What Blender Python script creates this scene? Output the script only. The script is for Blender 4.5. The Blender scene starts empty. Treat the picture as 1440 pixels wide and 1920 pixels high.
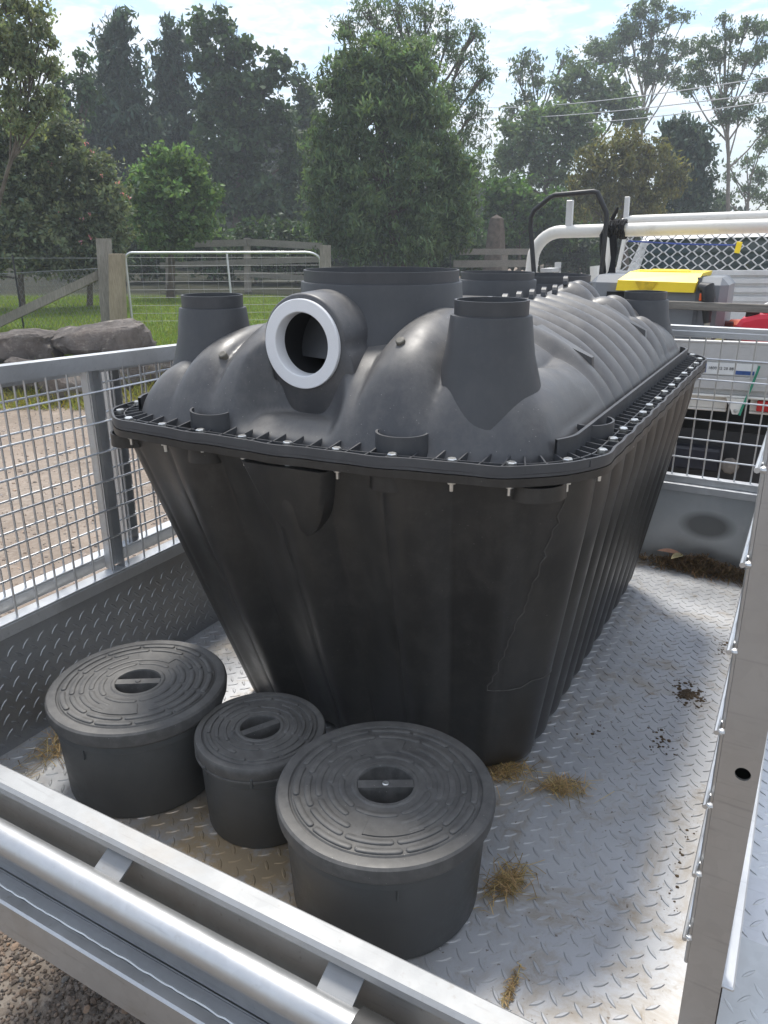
import bpy, math, random
import numpy as np
from mathutils import Vector, Matrix
random.seed(7); RNG = np.random.default_rng(11)
PI = math.pi
S = bpy.context.scene
COL = S.collection
rad = math.radians

# ------------------------------------------------------------------ camera
# world frame: X to the right of the trailer, Y along the trailer towards the ute,
# Z up, z = 0 on top of the trailer floor; the ground is at z = -0.55
FPX, PITCH, YAW, CH = 1430.0, rad(19.8), rad(28.9), 1.15
GZ = -0.55
cF = Vector((-math.sin(YAW)*math.cos(PITCH), math.cos(YAW)*math.cos(PITCH), -math.sin(PITCH)))
cR = Vector((math.cos(YAW), math.sin(YAW), 0)); cU = cR.cross(cF)
HD = Vector((-math.sin(YAW), math.cos(YAW), 0))
cam = bpy.data.cameras.new('camera'); camo = bpy.data.objects.new('camera', cam); COL.objects.link(camo)
cam.sensor_fit = 'HORIZONTAL'; cam.sensor_width = 36; cam.lens = 36*FPX/1440
cam.clip_start = 0.02; cam.clip_end = 4000
m = Matrix((cR, cU, -cF)).transposed().to_4x4(); m.translation = Vector((0, 0, CH)); camo.matrix_world = m
S.camera = camo
# ------------------------------------------------------------------ sky, sun, exposure
SUN_AZ, SUN_EL = rad(38), rad(66)      # azimuth measured from +Y towards -X
W = bpy.data.worlds.new('World'); S.world = W; W.use_nodes = True
nt = W.node_tree; nt.nodes.clear()
def wn(t, **k):
    n = nt.nodes.new(t)
    for a, b in k.items(): setattr(n, a, b)
    return n
sky = wn('ShaderNodeTexSky', sky_type='NISHITA', sun_disc=False, sun_elevation=SUN_EL, sun_rotation=-SUN_AZ, air_density=1.0, dust_density=0.6, ozone_density=1.6)
tc = wn('ShaderNodeTexCoord'); sep = wn('ShaderNodeSeparateXYZ'); nt.links.new(tc.outputs['Generated'], sep.inputs[0])
# clouds: a flat layer seen in perspective (direction divided by its height)
zc = wn('ShaderNodeMath', operation='MAXIMUM'); nt.links.new(sep.outputs[2], zc.inputs[0]); zc.inputs[1].default_value = 0.03
za = wn('ShaderNodeMath', operation='ADD'); nt.links.new(zc.outputs[0], za.inputs[0]); za.inputs[1].default_value = 0.12
dx = wn('ShaderNodeMath', operation='DIVIDE'); dy = wn('ShaderNodeMath', operation='DIVIDE')
nt.links.new(sep.outputs[0], dx.inputs[0]); nt.links.new(za.outputs[0], dx.inputs[1])
nt.links.new(sep.outputs[1], dy.inputs[0]); nt.links.new(za.outputs[0], dy.inputs[1])
cmb = wn('ShaderNodeCombineXYZ'); nt.links.new(dx.outputs[0], cmb.inputs[0]); nt.links.new(dy.outputs[0], cmb.inputs[1])
n1 = wn('ShaderNodeTexNoise'); n1.inputs['Scale'].default_value = 9.0; n1.inputs['Detail'].default_value = 9; n1.inputs['Roughness'].default_value = .58; n1.inputs['Distortion'].default_value = .35
n2 = wn('ShaderNodeTexNoise'); n2.inputs['Scale'].default_value = 1.6; n2.inputs['Detail'].default_value = 3
nt.links.new(cmb.outputs[0], n1.inputs['Vector']); nt.links.new(cmb.outputs[0], n2.inputs['Vector'])
ad = wn('ShaderNodeMath', operation='ADD'); nt.links.new(n1.outputs[0], ad.inputs[0]); nt.links.new(n2.outputs[0], ad.inputs[1])
rp = wn('ShaderNodeValToRGB'); rp.color_ramp.elements[0].position = .43; rp.color_ramp.elements[1].position = .55
hf = wn('ShaderNodeMath', operation='MULTIPLY'); hf.inputs[1].default_value = .5; nt.links.new(ad.outputs[0], hf.inputs[0]); nt.links.new(hf.outputs[0], rp.inputs[0])
cs = wn('ShaderNodeMath', operation='MULTIPLY'); cs.inputs[1].default_value = .9; nt.links.new(rp.outputs[0], cs.inputs[0])
mix = wn('ShaderNodeMix', data_type='RGBA'); nt.links.new(cs.outputs[0], mix.inputs[0]); nt.links.new(sky.outputs[0], mix.inputs[6])
mix.inputs[7].default_value = (5.9, 6.0, 6.1, 1)
bg = wn('ShaderNodeBackground'); bg.inputs[1].default_value = 0.13; nt.links.new(mix.outputs[2], bg.inputs[0])
out = wn('ShaderNodeOutputWorld'); nt.links.new(bg.outputs[0], out.inputs[0])
sl = bpy.data.lights.new('sun', 'SUN'); sl.energy = 2.4; sl.angle = rad(12); sl.color = (1, .955, .88)
so = bpy.data.objects.new('sun', sl); COL.objects.link(so)
sd = Vector((-math.sin(SUN_AZ)*math.cos(SUN_EL), math.cos(SUN_AZ)*math.cos(SUN_EL), math.sin(SUN_EL)))
so.rotation_euler = sd.to_track_quat('Z', 'Y').to_euler(); so.location = (-6, 6, 12)
S.view_settings.view_transform = 'Standard'; S.view_settings.look = 'None'; S.view_settings.exposure = 1.0; S.view_settings.gamma = 1
S.view_settings.use_curve_mapping = False

# ------------------------------------------------------------------ helpers
def at(px, py, d):
    """point seen at photograph pixel (px, py), d metres ahead (horizontal)"""
    r = cR*((px-720)/FPX) - cU*((py-960)/FPX) + cF
    return Vector((0, 0, CH)) + r*(d/r.dot(HD))
def gp(px, d, z):
    """point at column px, d metres ahead, at height z"""
    w = d*math.cos(PITCH) + (CH-z)*math.sin(PITCH)
    p = HD*d + cR*((px-720)/FPX*w); return Vector((p.x, p.y, z))
def sm(a, b, x):
    t = np.clip((x-a)/(b-a), 0, 1); return t*t*(3-2*t)

class MB:
    def __init__(s): s.v = []; s.f = []
    def add(s, vs, fs):
        o = len(s.v); s.v += [tuple(p) for p in vs]; s.f += [tuple(i+o for i in f) for f in fs]; return s
    def box(s, c, d, M=None, bev=0):
        x, y, z = d[0]/2, d[1]/2, d[2]/2; c = Vector(c)
        if bev:
            vs = []; b = min(bev, x*.9, y*.9, z*.9)
            for sx in (-1, 1):
                for sy in (-1, 1):
                    for sz in (-1, 1):
                        vs += [Vector((sx*(x-b), sy*(y-b), sz*z)), Vector((sx*(x-b), sy*y, sz*(z-b))), Vector((sx*x, sy*(y-b), sz*(z-b)))]
            I = lambda a, e, g, k: (((a > 0)*2+(e > 0))*2+(g > 0))*3+k
            fs = [[I(-1,-1,1,0), I(1,-1,1,0), I(1,1,1,0), I(-1,1,1,0)], [I(-1,1,-1,0), I(1,1,-1,0), I(1,-1,-1,0), I(-1,-1,-1,0)],
                  [I(-1,-1,-1,1), I(1,-1,-1,1), I(1,-1,1,1), I(-1,-1,1,1)], [I(1,1,-1,1), I(-1,1,-1,1), I(-1,1,1,1), I(1,1,1,1)],
                  [I(1,-1,-1,2), I(1,1,-1,2), I(1,1,1,2), I(1,-1,1,2)], [I(-1,1,-1,2), I(-1,-1,-1,2), I(-1,-1,1,2), I(-1,1,1,2)]]
            for a in (-1, 1):
                for e in (-1, 1):
                    q = [I(a,e,-1,1), I(a,e,-1,2), I(a,e,1,2), I(a,e,1,1)]; fs.append(q if a*e < 0 else q[::-1])
                    q = [I(a,-1,e,0), I(a,-1,e,2), I(a,1,e,2), I(a,1,e,0)]; fs.append(q if a*e < 0 else q[::-1])
                    q = [I(-1,a,e,0), I(-1,a,e,1), I(1,a,e,1), I(1,a,e,0)]; fs.append(q if a*e > 0 else q[::-1])
                    for g in (-1, 1):
                        t = [I(a,e,g,0), I(a,e,g,1), I(a,e,g,2)]; fs.append(t if a*e*g < 0 else t[::-1])
        else:
            vs = [Vector((i*x, j*y, k*z)) for i in (-1, 1) for j in (-1, 1) for k in (-1, 1)]
            fs = [(0,1,3,2), (4,6,7,5), (0,4,5,1), (2,3,7,6), (0,2,6,4), (1,5,7,3)]
        if M is not None: vs = [M @ p for p in vs]
        return s.add([p+c for p in vs], fs)
    def b2(s, lo, hi, bev=0):
        return s.box([(a+b)/2 for a, b in zip(lo, hi)], [b-a for a, b in zip(lo, hi)], None, bev)
    def tube(s, pts, r, n=8, cap=True):
        pts = [Vector(p) for p in pts]; R = r if hasattr(r, '__len__') else [r]*len(pts); vs = []; fs = []
        t0 = (pts[1]-pts[0]).normalized(); up = Vector((0, 0, 1)) if abs(t0.z) < .9 else Vector((1, 0, 0)); a = t0.cross(up).normalized()
        for i, p in enumerate(pts):
            t = (pts[min(i+1, len(pts)-1)]-pts[max(i-1, 0)])
            t = t.normalized() if t.length > 1e-9 else t0
            a = (a - t*a.dot(t)).normalized(); b = t.cross(a)
            for k in range(n):
                q = 2*PI*k/n; vs.append(p+(a*math.cos(q)+b*math.sin(q))*R[i])
        for i in range(len(pts)-1):
            for k in range(n):
                k2 = (k+1) % n; fs.append((i*n+k, i*n+k2, (i+1)*n+k2, (i+1)*n+k))
        if cap: fs.append(tuple(range(n-1, -1, -1))); fs.append(tuple((len(pts)-1)*n+k for k in range(n)))
        return s.add(vs, fs)
    def lathe(s, prof, c=(0, 0, 0), n=48, M=None, cap=(False, False)):
        vs = []; fs = []; c = Vector(c)
        for (r, z) in prof:
            for k in range(n):
                q = 2*PI*k/n; p = Vector((r*math.cos(q), r*math.sin(q), z)); vs.append((M @ p if M is not None else p)+c)
        for i in range(len(prof)-1):
            for k in range(n):
                k2 = (k+1) % n; fs.append((i*n+k, i*n+k2, (i+1)*n+k2, (i+1)*n+k))
        if cap[0]: fs.append(tuple(range(n-1, -1, -1)))
        if cap[1]: fs.append(tuple((len(prof)-1)*n+k for k in range(n)))
        return s.add(vs, fs)
    def prism(s, poly, d, O, ax, ay, an):
        """extrude 2-D polygon by d along an"""
        O, ax, ay, an = Vector(O), Vector(ax), Vector(ay), Vector(an); n = len(poly)
        vs = [O+ax*p[0]+ay*p[1] for p in poly]+[O+ax*p[0]+ay*p[1]+an*d for p in poly]
        fs = [tuple(range(n-1, -1, -1)), tuple(range(n, 2*n))]+[(i, (i+1) % n, (i+1) % n+n, i+n) for i in range(n)]
        return s.add(vs, fs)
    def grid(s, P):
        a, b = P.shape[:2]; vs = P.reshape(-1, 3); fs = [(i*b+j, i*b+j+1, (i+1)*b+j+1, (i+1)*b+j) for i in range(a-1) for j in range(b-1)]
        return s.add(vs, fs)
    def mesh(s, name, mat, smooth=True, ang=35):
        me = bpy.data.meshes.new(name); me.from_pydata(s.v, [], s.f); me.update()
        if mat: me.materials.append(mat)
        if smooth:
            me.polygons.foreach_set('use_smooth', [True]*len(me.polygons)); me.set_sharp_from_angle(angle=rad(ang))
        return me
    def obj(s, name, mat, parent=None, smooth=True, ang=35, loc=None, **k):
        return link(name, s.mesh(name, mat, smooth, ang), parent, loc, **k)

def link(name, data, parent=None, loc=None, rot=None, **k):
    o = bpy.data.objects.new(name, data); COL.objects.link(o)
    if loc is not None: o.location = loc
    if rot is not None: o.rotation_euler = rot
    if parent: o.parent = parent
    for a, b in k.items(): o[a] = b
    return o
def thing(name, label, cat, loc=(0, 0, 0), group=None, rot=None):
    o = link(name, None, None, loc, rot); o.empty_display_size = .1; o['label'] = label; o['category'] = cat
    if group: o['group'] = group
    return o
def local(o_parent, mb):
    """shift builder vertices from world into an (unrotated) parent's frame"""
    l = o_parent.location; mb.v = [(x-l.x, y-l.y, z-l.z) for x, y, z in mb.v]; return mb

# ------------------------------------------------------------------ materials
def rgb(c): return (c[0], c[1], c[2], 1)
class Mat:
    def __init__(s, name):
        s.m = bpy.data.materials.new(name); s.m.use_nodes = True; s.t = s.m.node_tree; s.t.nodes.clear()
        s.o = s.n('ShaderNodeOutputMaterial'); s.p = s.n('ShaderNodeBsdfPrincipled'); s.l(s.p.outputs[0], s.o.inputs[0])
        s.tc = s.n('ShaderNodeTexCoord')
    def n(s, t, **k):
        q = s.t.nodes.new(t)
        for a, b in k.items(): setattr(q, a, b)
        return q
    def l(s, a, b): s.t.links.new(a, b)
    def noise(s, scale, detail=4, rough=.55, co='Object', dist=0, sc=None):
        q = s.n('ShaderNodeTexNoise'); q.inputs['Scale'].default_value = scale; q.inputs['Detail'].default_value = detail; q.inputs['Roughness'].default_value = rough; q.inputs['Distortion'].default_value = dist
        if sc:
            mp = s.n('ShaderNodeMapping'); mp.inputs['Scale'].default_value = sc; s.l(s.tc.outputs[co], mp.inputs[0]); s.l(mp.outputs[0], q.inputs['Vector'])
        else: s.l(s.tc.outputs[co], q.inputs['Vector'])
        return q.outputs[0]
    def ramp(s, x, stops):
        q = s.n('ShaderNodeValToRGB'); e = q.color_ramp.elements
        while len(e) < len(stops): e.new(.5)
        for i, (p, c) in enumerate(stops): e[i].position = p; e[i].color = rgb(c) if hasattr(c, '__len__') else (c, c, c, 1)
        s.l(x, q.inputs[0]); return q.outputs[0]
    def mix(s, f, a, b, mode='MIX'):
        q = s.n('ShaderNodeMix', data_type='RGBA', blend_type=mode)
        for i, x in ((0, f), (6, a), (7, b)):
            if hasattr(x, 'is_output'): s.l(x, q.inputs[i])
            else: q.inputs[i].default_value = x if i == 0 else rgb(x)
        return q.outputs[2]
    def bump(s, h, st=.3, d=.002):
        q = s.n('ShaderNodeBump'); q.inputs['Strength'].default_value = st; q.inputs['Distance'].default_value = d; s.l(h, q.inputs['Height']); s.l(q.outputs[0], s.p.inputs['Normal'])
    def set(s, col=None, rough=None, metal=0, spec=None):
        for k, x in (('Base Color', col), ('Roughness', rough), ('Metallic', metal), ('Specular IOR Level', spec)):
            if x is None: continue
            if hasattr(x, 'is_output'): s.l(x, s.p.inputs[k])
            else: s.p.inputs[k].default_value = rgb(x) if hasattr(x, '__len__') else x
        return s.m
def simple(name, c, rough=.6, metal=0, var=.25, scale=30, bump=0):
    M = Mat(name); a = M.noise(scale, 4); lo = [x*(1-var) for x in c]; hi = [min(1, x*(1+var)) for x in c]
    if bump: M.bump(M.noise(scale*4, 3), bump)
    return M.set(M.ramp(a, [(.3, lo), (.7, hi)]), rough, metal)

def m_galv(name, base=.62, dirt=.0, rough=(.34, .52), metal=.85, tint=(1, 1.02, 1.04)):
    M = Mat(name)
    v = M.n('ShaderNodeTexVoronoi'); v.inputs['Scale'].default_value = 70; M.l(M.tc.outputs['Object'], v.inputs['Vector'])
    sp = M.ramp(v.outputs['Color'], [(0, tuple(base*.95*t for t in tint)), (1, tuple(base*1.03*t for t in tint))])
    c = M.mix(M.ramp(M.noise(5, 5, .6), [(.35, .0), (.75, .55)]), sp, tuple(base*.74*t for t in tint))
    if dirt:
        d = M.ramp(M.noise(3.1, 8, .68, dist=.6), [(.52, 0), (.70, dirt)])
        c = M.mix(d, c, (.30, .25, .19))
        d2 = M.ramp(M.noise(60, 3, .7), [(.63, 0), (.72, dirt*.7)]); c = M.mix(d2, c, (.2, .17, .13))
    c = M.mix(M.ramp(M.noise(30, 3, .65, sc=(.25, 4, 4)), [(.60, 0), (.72, .3)]), c, tuple(base*.5*t for t in tint))
    r = M.ramp(M.noise(9, 5, .6), [(.3, rough[0]), (.75, rough[1])])
    M.bump(M.noise(160, 3, .6), .12, .0008)
    return M.set(c, r, metal)
GALV = m_galv('galvanised_steel')
GALV_D = m_galv('galvanised_sheet_weathered', .55, .25, (.38, .55), .8)
def m_floor():
    M = Mat('galvanised_floor_plate'); P = M.tc.outputs['Object']
    c = M.ramp(M.noise(2.2, 6, .6), [(.3, (.475, .485, .505)), (.72, (.60, .61, .625))])
    c = M.mix(M.ramp(M.noise(34, 5, .7), [(.5, 0), (.72, .35)]), c, (.42, .42, .42))
    c = M.mix(M.ramp(M.noise(4.3, 9, .74, dist=.8), [(.50, 0), (.68, .8)]), c, (.37, .30, .21))
    c = M.mix(M.ramp(M.noise(17, 8, .75, dist=1.0), [(.56, 0), (.70, .7)]), c, (.30, .235, .16))
    c = M.mix(M.ramp(M.noise(95, 2, .6), [(.68, 0), (.74, .8)]), c, (.16, .12, .085))
    # earth stain with a shape of its own by the tailgate
    g = M.n('ShaderNodeTexGradient', gradient_type='SPHERICAL'); mp = M.n('ShaderNodeMapping', vector_type='TEXTURE'); mp.inputs['Location'].default_value = (-.03, -.93, .55); mp.inputs['Scale'].default_value = (.42, .30, 1)
    M.l(P, mp.inputs[0]); M.l(mp.outputs[0], g.inputs[0])
    k = M.n('ShaderNodeMath', operation='MULTIPLY'); M.l(g.outputs[1], k.inputs[0]); M.l(M.ramp(M.noise(13, 8, .75), [(.36, .1), (.6, 1.7)]), k.inputs[1])
    c = M.mix(k.outputs[0], c, (.46, .36, .235))
    r = M.ramp(M.noise(7, 6, .65), [(.3, .44), (.75, .68)])
    M.bump(M.noise(120, 4, .65), .22, .001)
    return M.set(c, r, .62)
FLOOR = m_floor()
def m_plastic(name, c, rough, dust, dcol=(.16, .155, .15), sc=1, up=0):
    M = Mat(name)
    a = M.noise(3.2*sc, 6, .62); b = M.noise(26*sc, 6, .7)
    col = M.ramp(a, [(.3, tuple(x*.85 for x in c)), (.72, tuple(x*1.25 for x in c))])
    col = M.mix(M.ramp(b, [(.45, 0), (.8, dust)]), col, dcol)
    sp = M.noise(230*sc, 2, .5); col = M.mix(M.ramp(sp, [(.72, 0), (.78, dust*.9)]), col, (.28, .27, .25))
    col = M.mix(M.ramp(M.noise(60, 3, .6, sc=(1, 1, .06)), [(.52, 0), (.75, dust*.35)]), col, dcol)
    if up:   # settled dust on faces that look upwards, patchy
        g = M.n('ShaderNodeNewGeometry'); sx = M.n('ShaderNodeSeparateXYZ'); M.l(g.outputs['Normal'], sx.inputs[0])
        k = M.n('ShaderNodeMath', operation='MULTIPLY'); M.l(M.ramp(sx.outputs[2], [(.35, 0), (.95, 1)]), k.inputs[0]); M.l(M.ramp(M.noise(7, 8, .72, dist=.5), [(.34, .05), (.70, up)]), k.inputs[1])
        col = M.mix(k.outputs[0], col, (.20, .19, .175))
        col = M.mix(M.ramp(M.noise(48, 4, .75, dist=1.2), [(.66, 0), (.72, .5)]), col, (.15, .13, .11))
        w = M.n('ShaderNodeTexVoronoi'); w.inputs['Scale'].default_value = 75; M.l(M.tc.outputs['Object'], w.inputs['Vector']); col = M.mix(M.ramp(w.outputs['Distance'], [(.035, .8), (.06, 0)]), col, (.38, .36, .33))
    M.bump(M.noise(420*sc, 3, .6), .16, .0006)
    return M.set(col, M.ramp(b, [(.3, rough-.07), (.75, rough+.13)]), 0, .45)
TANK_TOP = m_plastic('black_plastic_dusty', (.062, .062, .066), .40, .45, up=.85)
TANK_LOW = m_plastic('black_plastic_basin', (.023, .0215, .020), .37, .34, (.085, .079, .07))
NECK = m_plastic('black_plastic_neck', (.050, .052, .057), .47, .16)
LID = m_plastic('black_plastic_lid', (.060, .059, .058), .52, .55, (.16, .155, .15), 1.6, .45)
BIN = m_plastic('black_plastic_riser', (.056, .059, .060), .46, .14, sc=1.5)
DARK = simple('hollow_shade', (.006, .006, .007), .8)  # near-black colour standing in for the shade inside openings
WHITE_PVC = simple('white_pvc', (.74, .75, .77), .35, 0, .04, 8)
ZINC = simple('zinc_bolt', (.68, .68, .66), .3, .9, .15, 90)
TIMBER = None
def m_wood(name, c1, c2, sc=(14, 14, 1.2)):
    M = Mat(name); g = M.noise(6, 7, .65, dist=.4, sc=sc); c = M.ramp(g, [(.3, c1), (.7, c2)])
    c = M.mix(M.ramp(M.noise(2.5, 5), [(.45, 0), (.75, .5)]), c, tuple(x*.55 for x in c1)); M.bump(g, .6, .01)
    return M.set(c, .85)
WOOD_GREY = m_wood('weathered_timber', (.17, .15, .13), (.34, .31, .27))
WOOD_TAN = m_wood('split_timber_tan', (.24, .19, .13), (.40, .33, .24))
WOOD_RAIL = m_wood('weathered_rail', (.13, .12, .105), (.27, .25, .22), (1.5, 14, 14))
WHITE_PAINT = Mat('white_paint_worn')
_d = WHITE_PAINT.ramp(WHITE_PAINT.noise(7, 8, .72), [(.56, 0), (.74, .5)])
WHITE_PAINT = WHITE_PAINT.set(WHITE_PAINT.mix(_d, (.70, .68, .63), (.38, .34, .28)), .42)
ALLOY = m_galv('tray_alloy', .60, .12, (.4, .58), .55, (1.0, .995, .98))

# ------------------------------------------------------------------ ground
def ground_z(x, y):
    d = x*HD.x+y*HD.y; a = x*cR.x+y*cR.y
    l = .36*sm(8.0, 9.0, d)*sm(1.0, -3.0, a) + .22*sm(20, 32, d)*sm(6, -2, a)
    return GZ + l + .02*np.sin(x*1.3+.4)*np.cos(y*1.1)*sm(3, 6, d)
def gz(p): return float(ground_z(p[0], p[1]))
def m_ground():
    M = Mat('gravel_and_lawn'); P = M.tc.outputs['Object']
    sx = M.n('ShaderNodeSeparateXYZ'); M.l(P, sx.inputs[0])
    def lin(cx, cy, c0):
        a = M.n('ShaderNodeMath', operation='MULTIPLY'); a.inputs[1].default_value = cx; M.l(sx.outputs[0], a.inputs[0])
        b = M.n('ShaderNodeMath', operation='MULTIPLY_ADD'); b.inputs[1].default_value = cy; M.l(sx.outputs[1], b.inputs[0]); M.l(a.outputs[0], b.inputs[2])
        c = M.n('ShaderNodeMath', operation='ADD'); c.inputs[1].default_value = c0; M.l(b.outputs[0], c.inputs[0]); return c.outputs[0]
    d = lin(HD.x, HD.y, 0); lat = lin(cR.x, cR.y, 0)
    nz = M.noise(.9, 5, .6)
    def mm(op, *x):
        q = M.n('ShaderNodeMath', operation=op)
        for i, y in enumerate(x):
            if hasattr(y, 'is_output'): M.l(y, q.inputs[i])
            else: q.inputs[i].default_value = y
        return q.outputs[0]
    dn = mm('ADD', d, mm('MULTIPLY', mm('SUBTRACT', nz, .5), 1.6))
    def ss(x, a, b):
        q = M.n('ShaderNodeMapRange', interpolation_type='SMOOTHSTEP'); q.inputs[1].default_value = a; q.inputs[2].default_value = b; M.l(x, q.inputs[0]); return q.outputs[0]
    latn = mm('ADD', lat, mm('MULTIPLY', mm('SUBTRACT', nz, .5), 2.5))
    grass = mm('MULTIPLY', ss(dn, 8.1, 8.9), ss(latn, 3.2, 1.6))
    soil = M.ramp(M.noise(2.2, 7, .62), [(.3, (.20, .155, .12)), (.7, (.325, .265, .215))])
    v = M.n('ShaderNodeTexVoronoi'); v.inputs['Scale'].default_value = 46; M.l(P, v.inputs['Vector'])
    st = M.ramp(v.outputs['Color'], [(.1, (.13, .115, .10)), (.55, (.27, .235, .20)), (.95, (.46, .42, .37))])
    grav = M.mix(M.ramp(M.noise(1.3, 4), [(.35, .08), (.65, .4)]), soil, st)
    near = ss(d, 3.2, 1.2)
    grav = M.mix(mm('MULTIPLY', near, .75), grav, M.mix(.55, st, (.10, .085, .07)))
    gr = M.ramp(M.noise(1.1, 8, .7), [(.3, (.075, .115, .022)), (.55, (.13, .18, .035)), (.78, (.21, .22, .07))])
    gr = M.mix(M.ramp(M.noise(14, 4, .7), [(.4, 0), (.8, .6)]), gr, (.04, .06, .014))
    far = ss(dn, 17.5, 20.5); gr = M.mix(far, gr, M.ramp(M.noise(2.0, 6), [(.35, (.012, .014, .007)), (.7, (.035, .034, .018))]))  # dark leaf litter, darkened further to stand in for shade beyond the lawn
    M.bump(M.noise(55, 4, .7), .7, .012)
    return M.set(M.mix(grass, grav, gr), .95, 0, .2)
GROUND = m_ground()
def build_ground():
    mb = MB()
    # polar sheet about the camera: fine near, reaching the horizon
    rr = np.concatenate([np.linspace(0, 3, 10)[:-1], np.linspace(3, 30, 70)[:-1], np.geomspace(30, 420, 18)])
    th = np.linspace(0, 2*PI, 181)
    P = np.zeros((len(rr), len(th), 3))
    P[..., 0] = rr[:, None]*np.cos(th)[None]; P[..., 1] = rr[:, None]*np.sin(th)[None]
    P[..., 2] = ground_z(P[..., 0], P[..., 1])
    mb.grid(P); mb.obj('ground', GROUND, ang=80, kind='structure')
build_ground()

# ------------------------------------------------------------------ septic tank
XC, YC = -.795, 1.86
def rrect(a, b, r, n=720, cx=XC, cy=YC):
    """rounded rectangle sampled evenly by arc length, starting at +x middle, counter-clockwise; returns points and normals"""
    L1, L2, q = 2*(a-r), 2*(b-r), PI*r/2; tot = 2*L1+2*L2+4*q
    s = (np.arange(n)+.5)*tot/n; P = np.zeros((n, 2)); N = np.zeros((n, 2))
    segs = [('l', L2/2, (a, 0), (0, 1), (1, 0)), ('c', q, (a-r, b-r), 0), ('l', L1, (a-r, b), (-1, 0), (0, 1)), ('c', q, (-a+r, b-r), PI/2),
            ('l', L2, (-a, b-r), (0, -1), (-1, 0)), ('c', q, (-a+r, -b+r), PI), ('l', L1, (-a+r, -b), (1, 0), (0, -1)), ('c', q, (a-r, -b+r), 1.5*PI), ('l', L2/2, (a, -b+r), (0, 1), (1, 0))]
    o = 0
    for g in segs:
        k = (s >= o-1e-9) & (s < o+g[1]+1e-9); t = s[k]-o
        if g[0] == 'l':
            P[k] = np.array(g[2])+t[:, None]*np.array(g[3]); N[k] = g[4]
        else:
            an = g[3]+t/r; N[k] = np.stack([np.cos(an), np.sin(an)], 1); P[k] = np.array(g[2])+N[k]*r
        o += g[1]
    P[:, 0] += cx; P[:, 1] += cy
    return P, N
FA, FB, FR = .525, .80, .155
tank = thing('septic_tank', 'large black ribbed plastic septic tank bolted at its flange, standing on the trailer floor', 'septic tank', (XC, YC, 0))
def warp(x, y):
    """the near end of the tank bows out, fullest left of centre"""
    w = float(sm(2.0, 1.12, y)); e = (x+.90)/.60
    return y+w*(.098*e*e if e > 0 else .02*e*e)
def tobj(mb, name, mat, parent=None, flat=False, **k):
    if not flat: mb.v = [(x, warp(x, y), z) for x, y, z in mb.v]
    return local(tank, mb).obj(name, mat, parent or tank, **k)

def ring_wall(off0, off1, z0, z1, n=360, wav=0, sel=None):
    P, N = rrect(FA, FB, FR, n); mb = MB(); i = np.arange(n)
    w = wav*np.sin(i*2*PI/n*50)[:, None]
    A = P+N*(w-off0); B = P+N*(w-off1)
    zw = (wav*.6)*np.sin(i*2*PI/n*25+1)
    V = []
    for k in range(n): V += [(A[k, 0], A[k, 1], z0+zw[k]), (A[k, 0], A[k, 1], z1+zw[k]), (B[k, 0], B[k, 1], z1+zw[k]), (B[k, 0], B[k, 1], z0+zw[k])]
    F = []
    for k in range(n):
        if sel is not None and not sel[k]: continue
        j = (k+1) % n
        for e in range(4): F.append((k*4+e, j*4+e, j*4+(e+1) % 4, k*4+(e+1) % 4))
    mb.add(V, F); return mb
Z0 = .793
tobj(ring_wall(.0, .075, .767, .781, wav=.0012), 'basin_flange', TANK_LOW)
fl = tobj(ring_wall(.001, .085, .7825, .788, wav=.0012), 'lid_flange', NECK)
tobj(ring_wall(.0, .0045, .7885, .803, wav=.0016), 'flange_lip', NECK)
tobj(ring_wall(.026, .0285, .7885, .800), 'flange_rib', NECK)
_P, _N = rrect(FA, FB, FR, 360)
tobj(ring_wall(.058, .064, .7885, .829, sel=(np.abs(_N[:, 0]) > .75)), 'drip_wall', NECK)
# cross ribs of the flange, one mesh shared
rib = MB().prism([(.0275, 0), (.0275, .0115), (0, .0115), (-.037, .016), (-.037, 0)], .0028, (-.0014, 0, 0), (0, 1, 0), (0, 0, 1), (1, 0, 0)).mesh('flange_web', NECK, False)
P, N = rrect(FA, FB, FR, 130)
for k in range(130):
    p = P[k]-N[k]*.0315
    link('flange_web', rib, tank, (p[0]-XC, warp(p[0], p[1])-YC, .7885), (0, 0, math.atan2(N[k, 1], N[k, 0])-PI/2))
# bolts
bm = MB().lathe([(.0005, .0225), (.0095, .0225), (.0115, .0205), (.0115, .0135), (.0115, .0135)], n=6).lathe([(.0135, .0135), (.0135, .0115), (.004, .0115)], n=14).mesh('bolt', ZINC, True, 20)
nm = MB().lathe([(.004, 0), (.0098, 0), (.0098, -.009), (.0045, -.009), (.0042, -.026), (.0004, -.026)], n=6).lathe([(.0115, 0), (.0115, -.0016), (.004, -.0016)], n=12).mesh('nut', ZINC, True, 20)
nb = 50; P, N = rrect(FA, FB, FR, nb)
for k in range(nb):
    p = P[k]-N[k]*.019; jit = random.uniform(-.002, .002)
    b = link('bolt', bm, tank, (p[0]-XC+jit, warp(p[0], p[1])-YC, .7875), (random.uniform(-.05, .05), random.uniform(-.05, .05), random.random()*3)); b.scale = (.76, .76, .8)
    q = P[k]-N[k]*.015
    link('nut', nm, b, (0, 0, -.0245))

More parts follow.
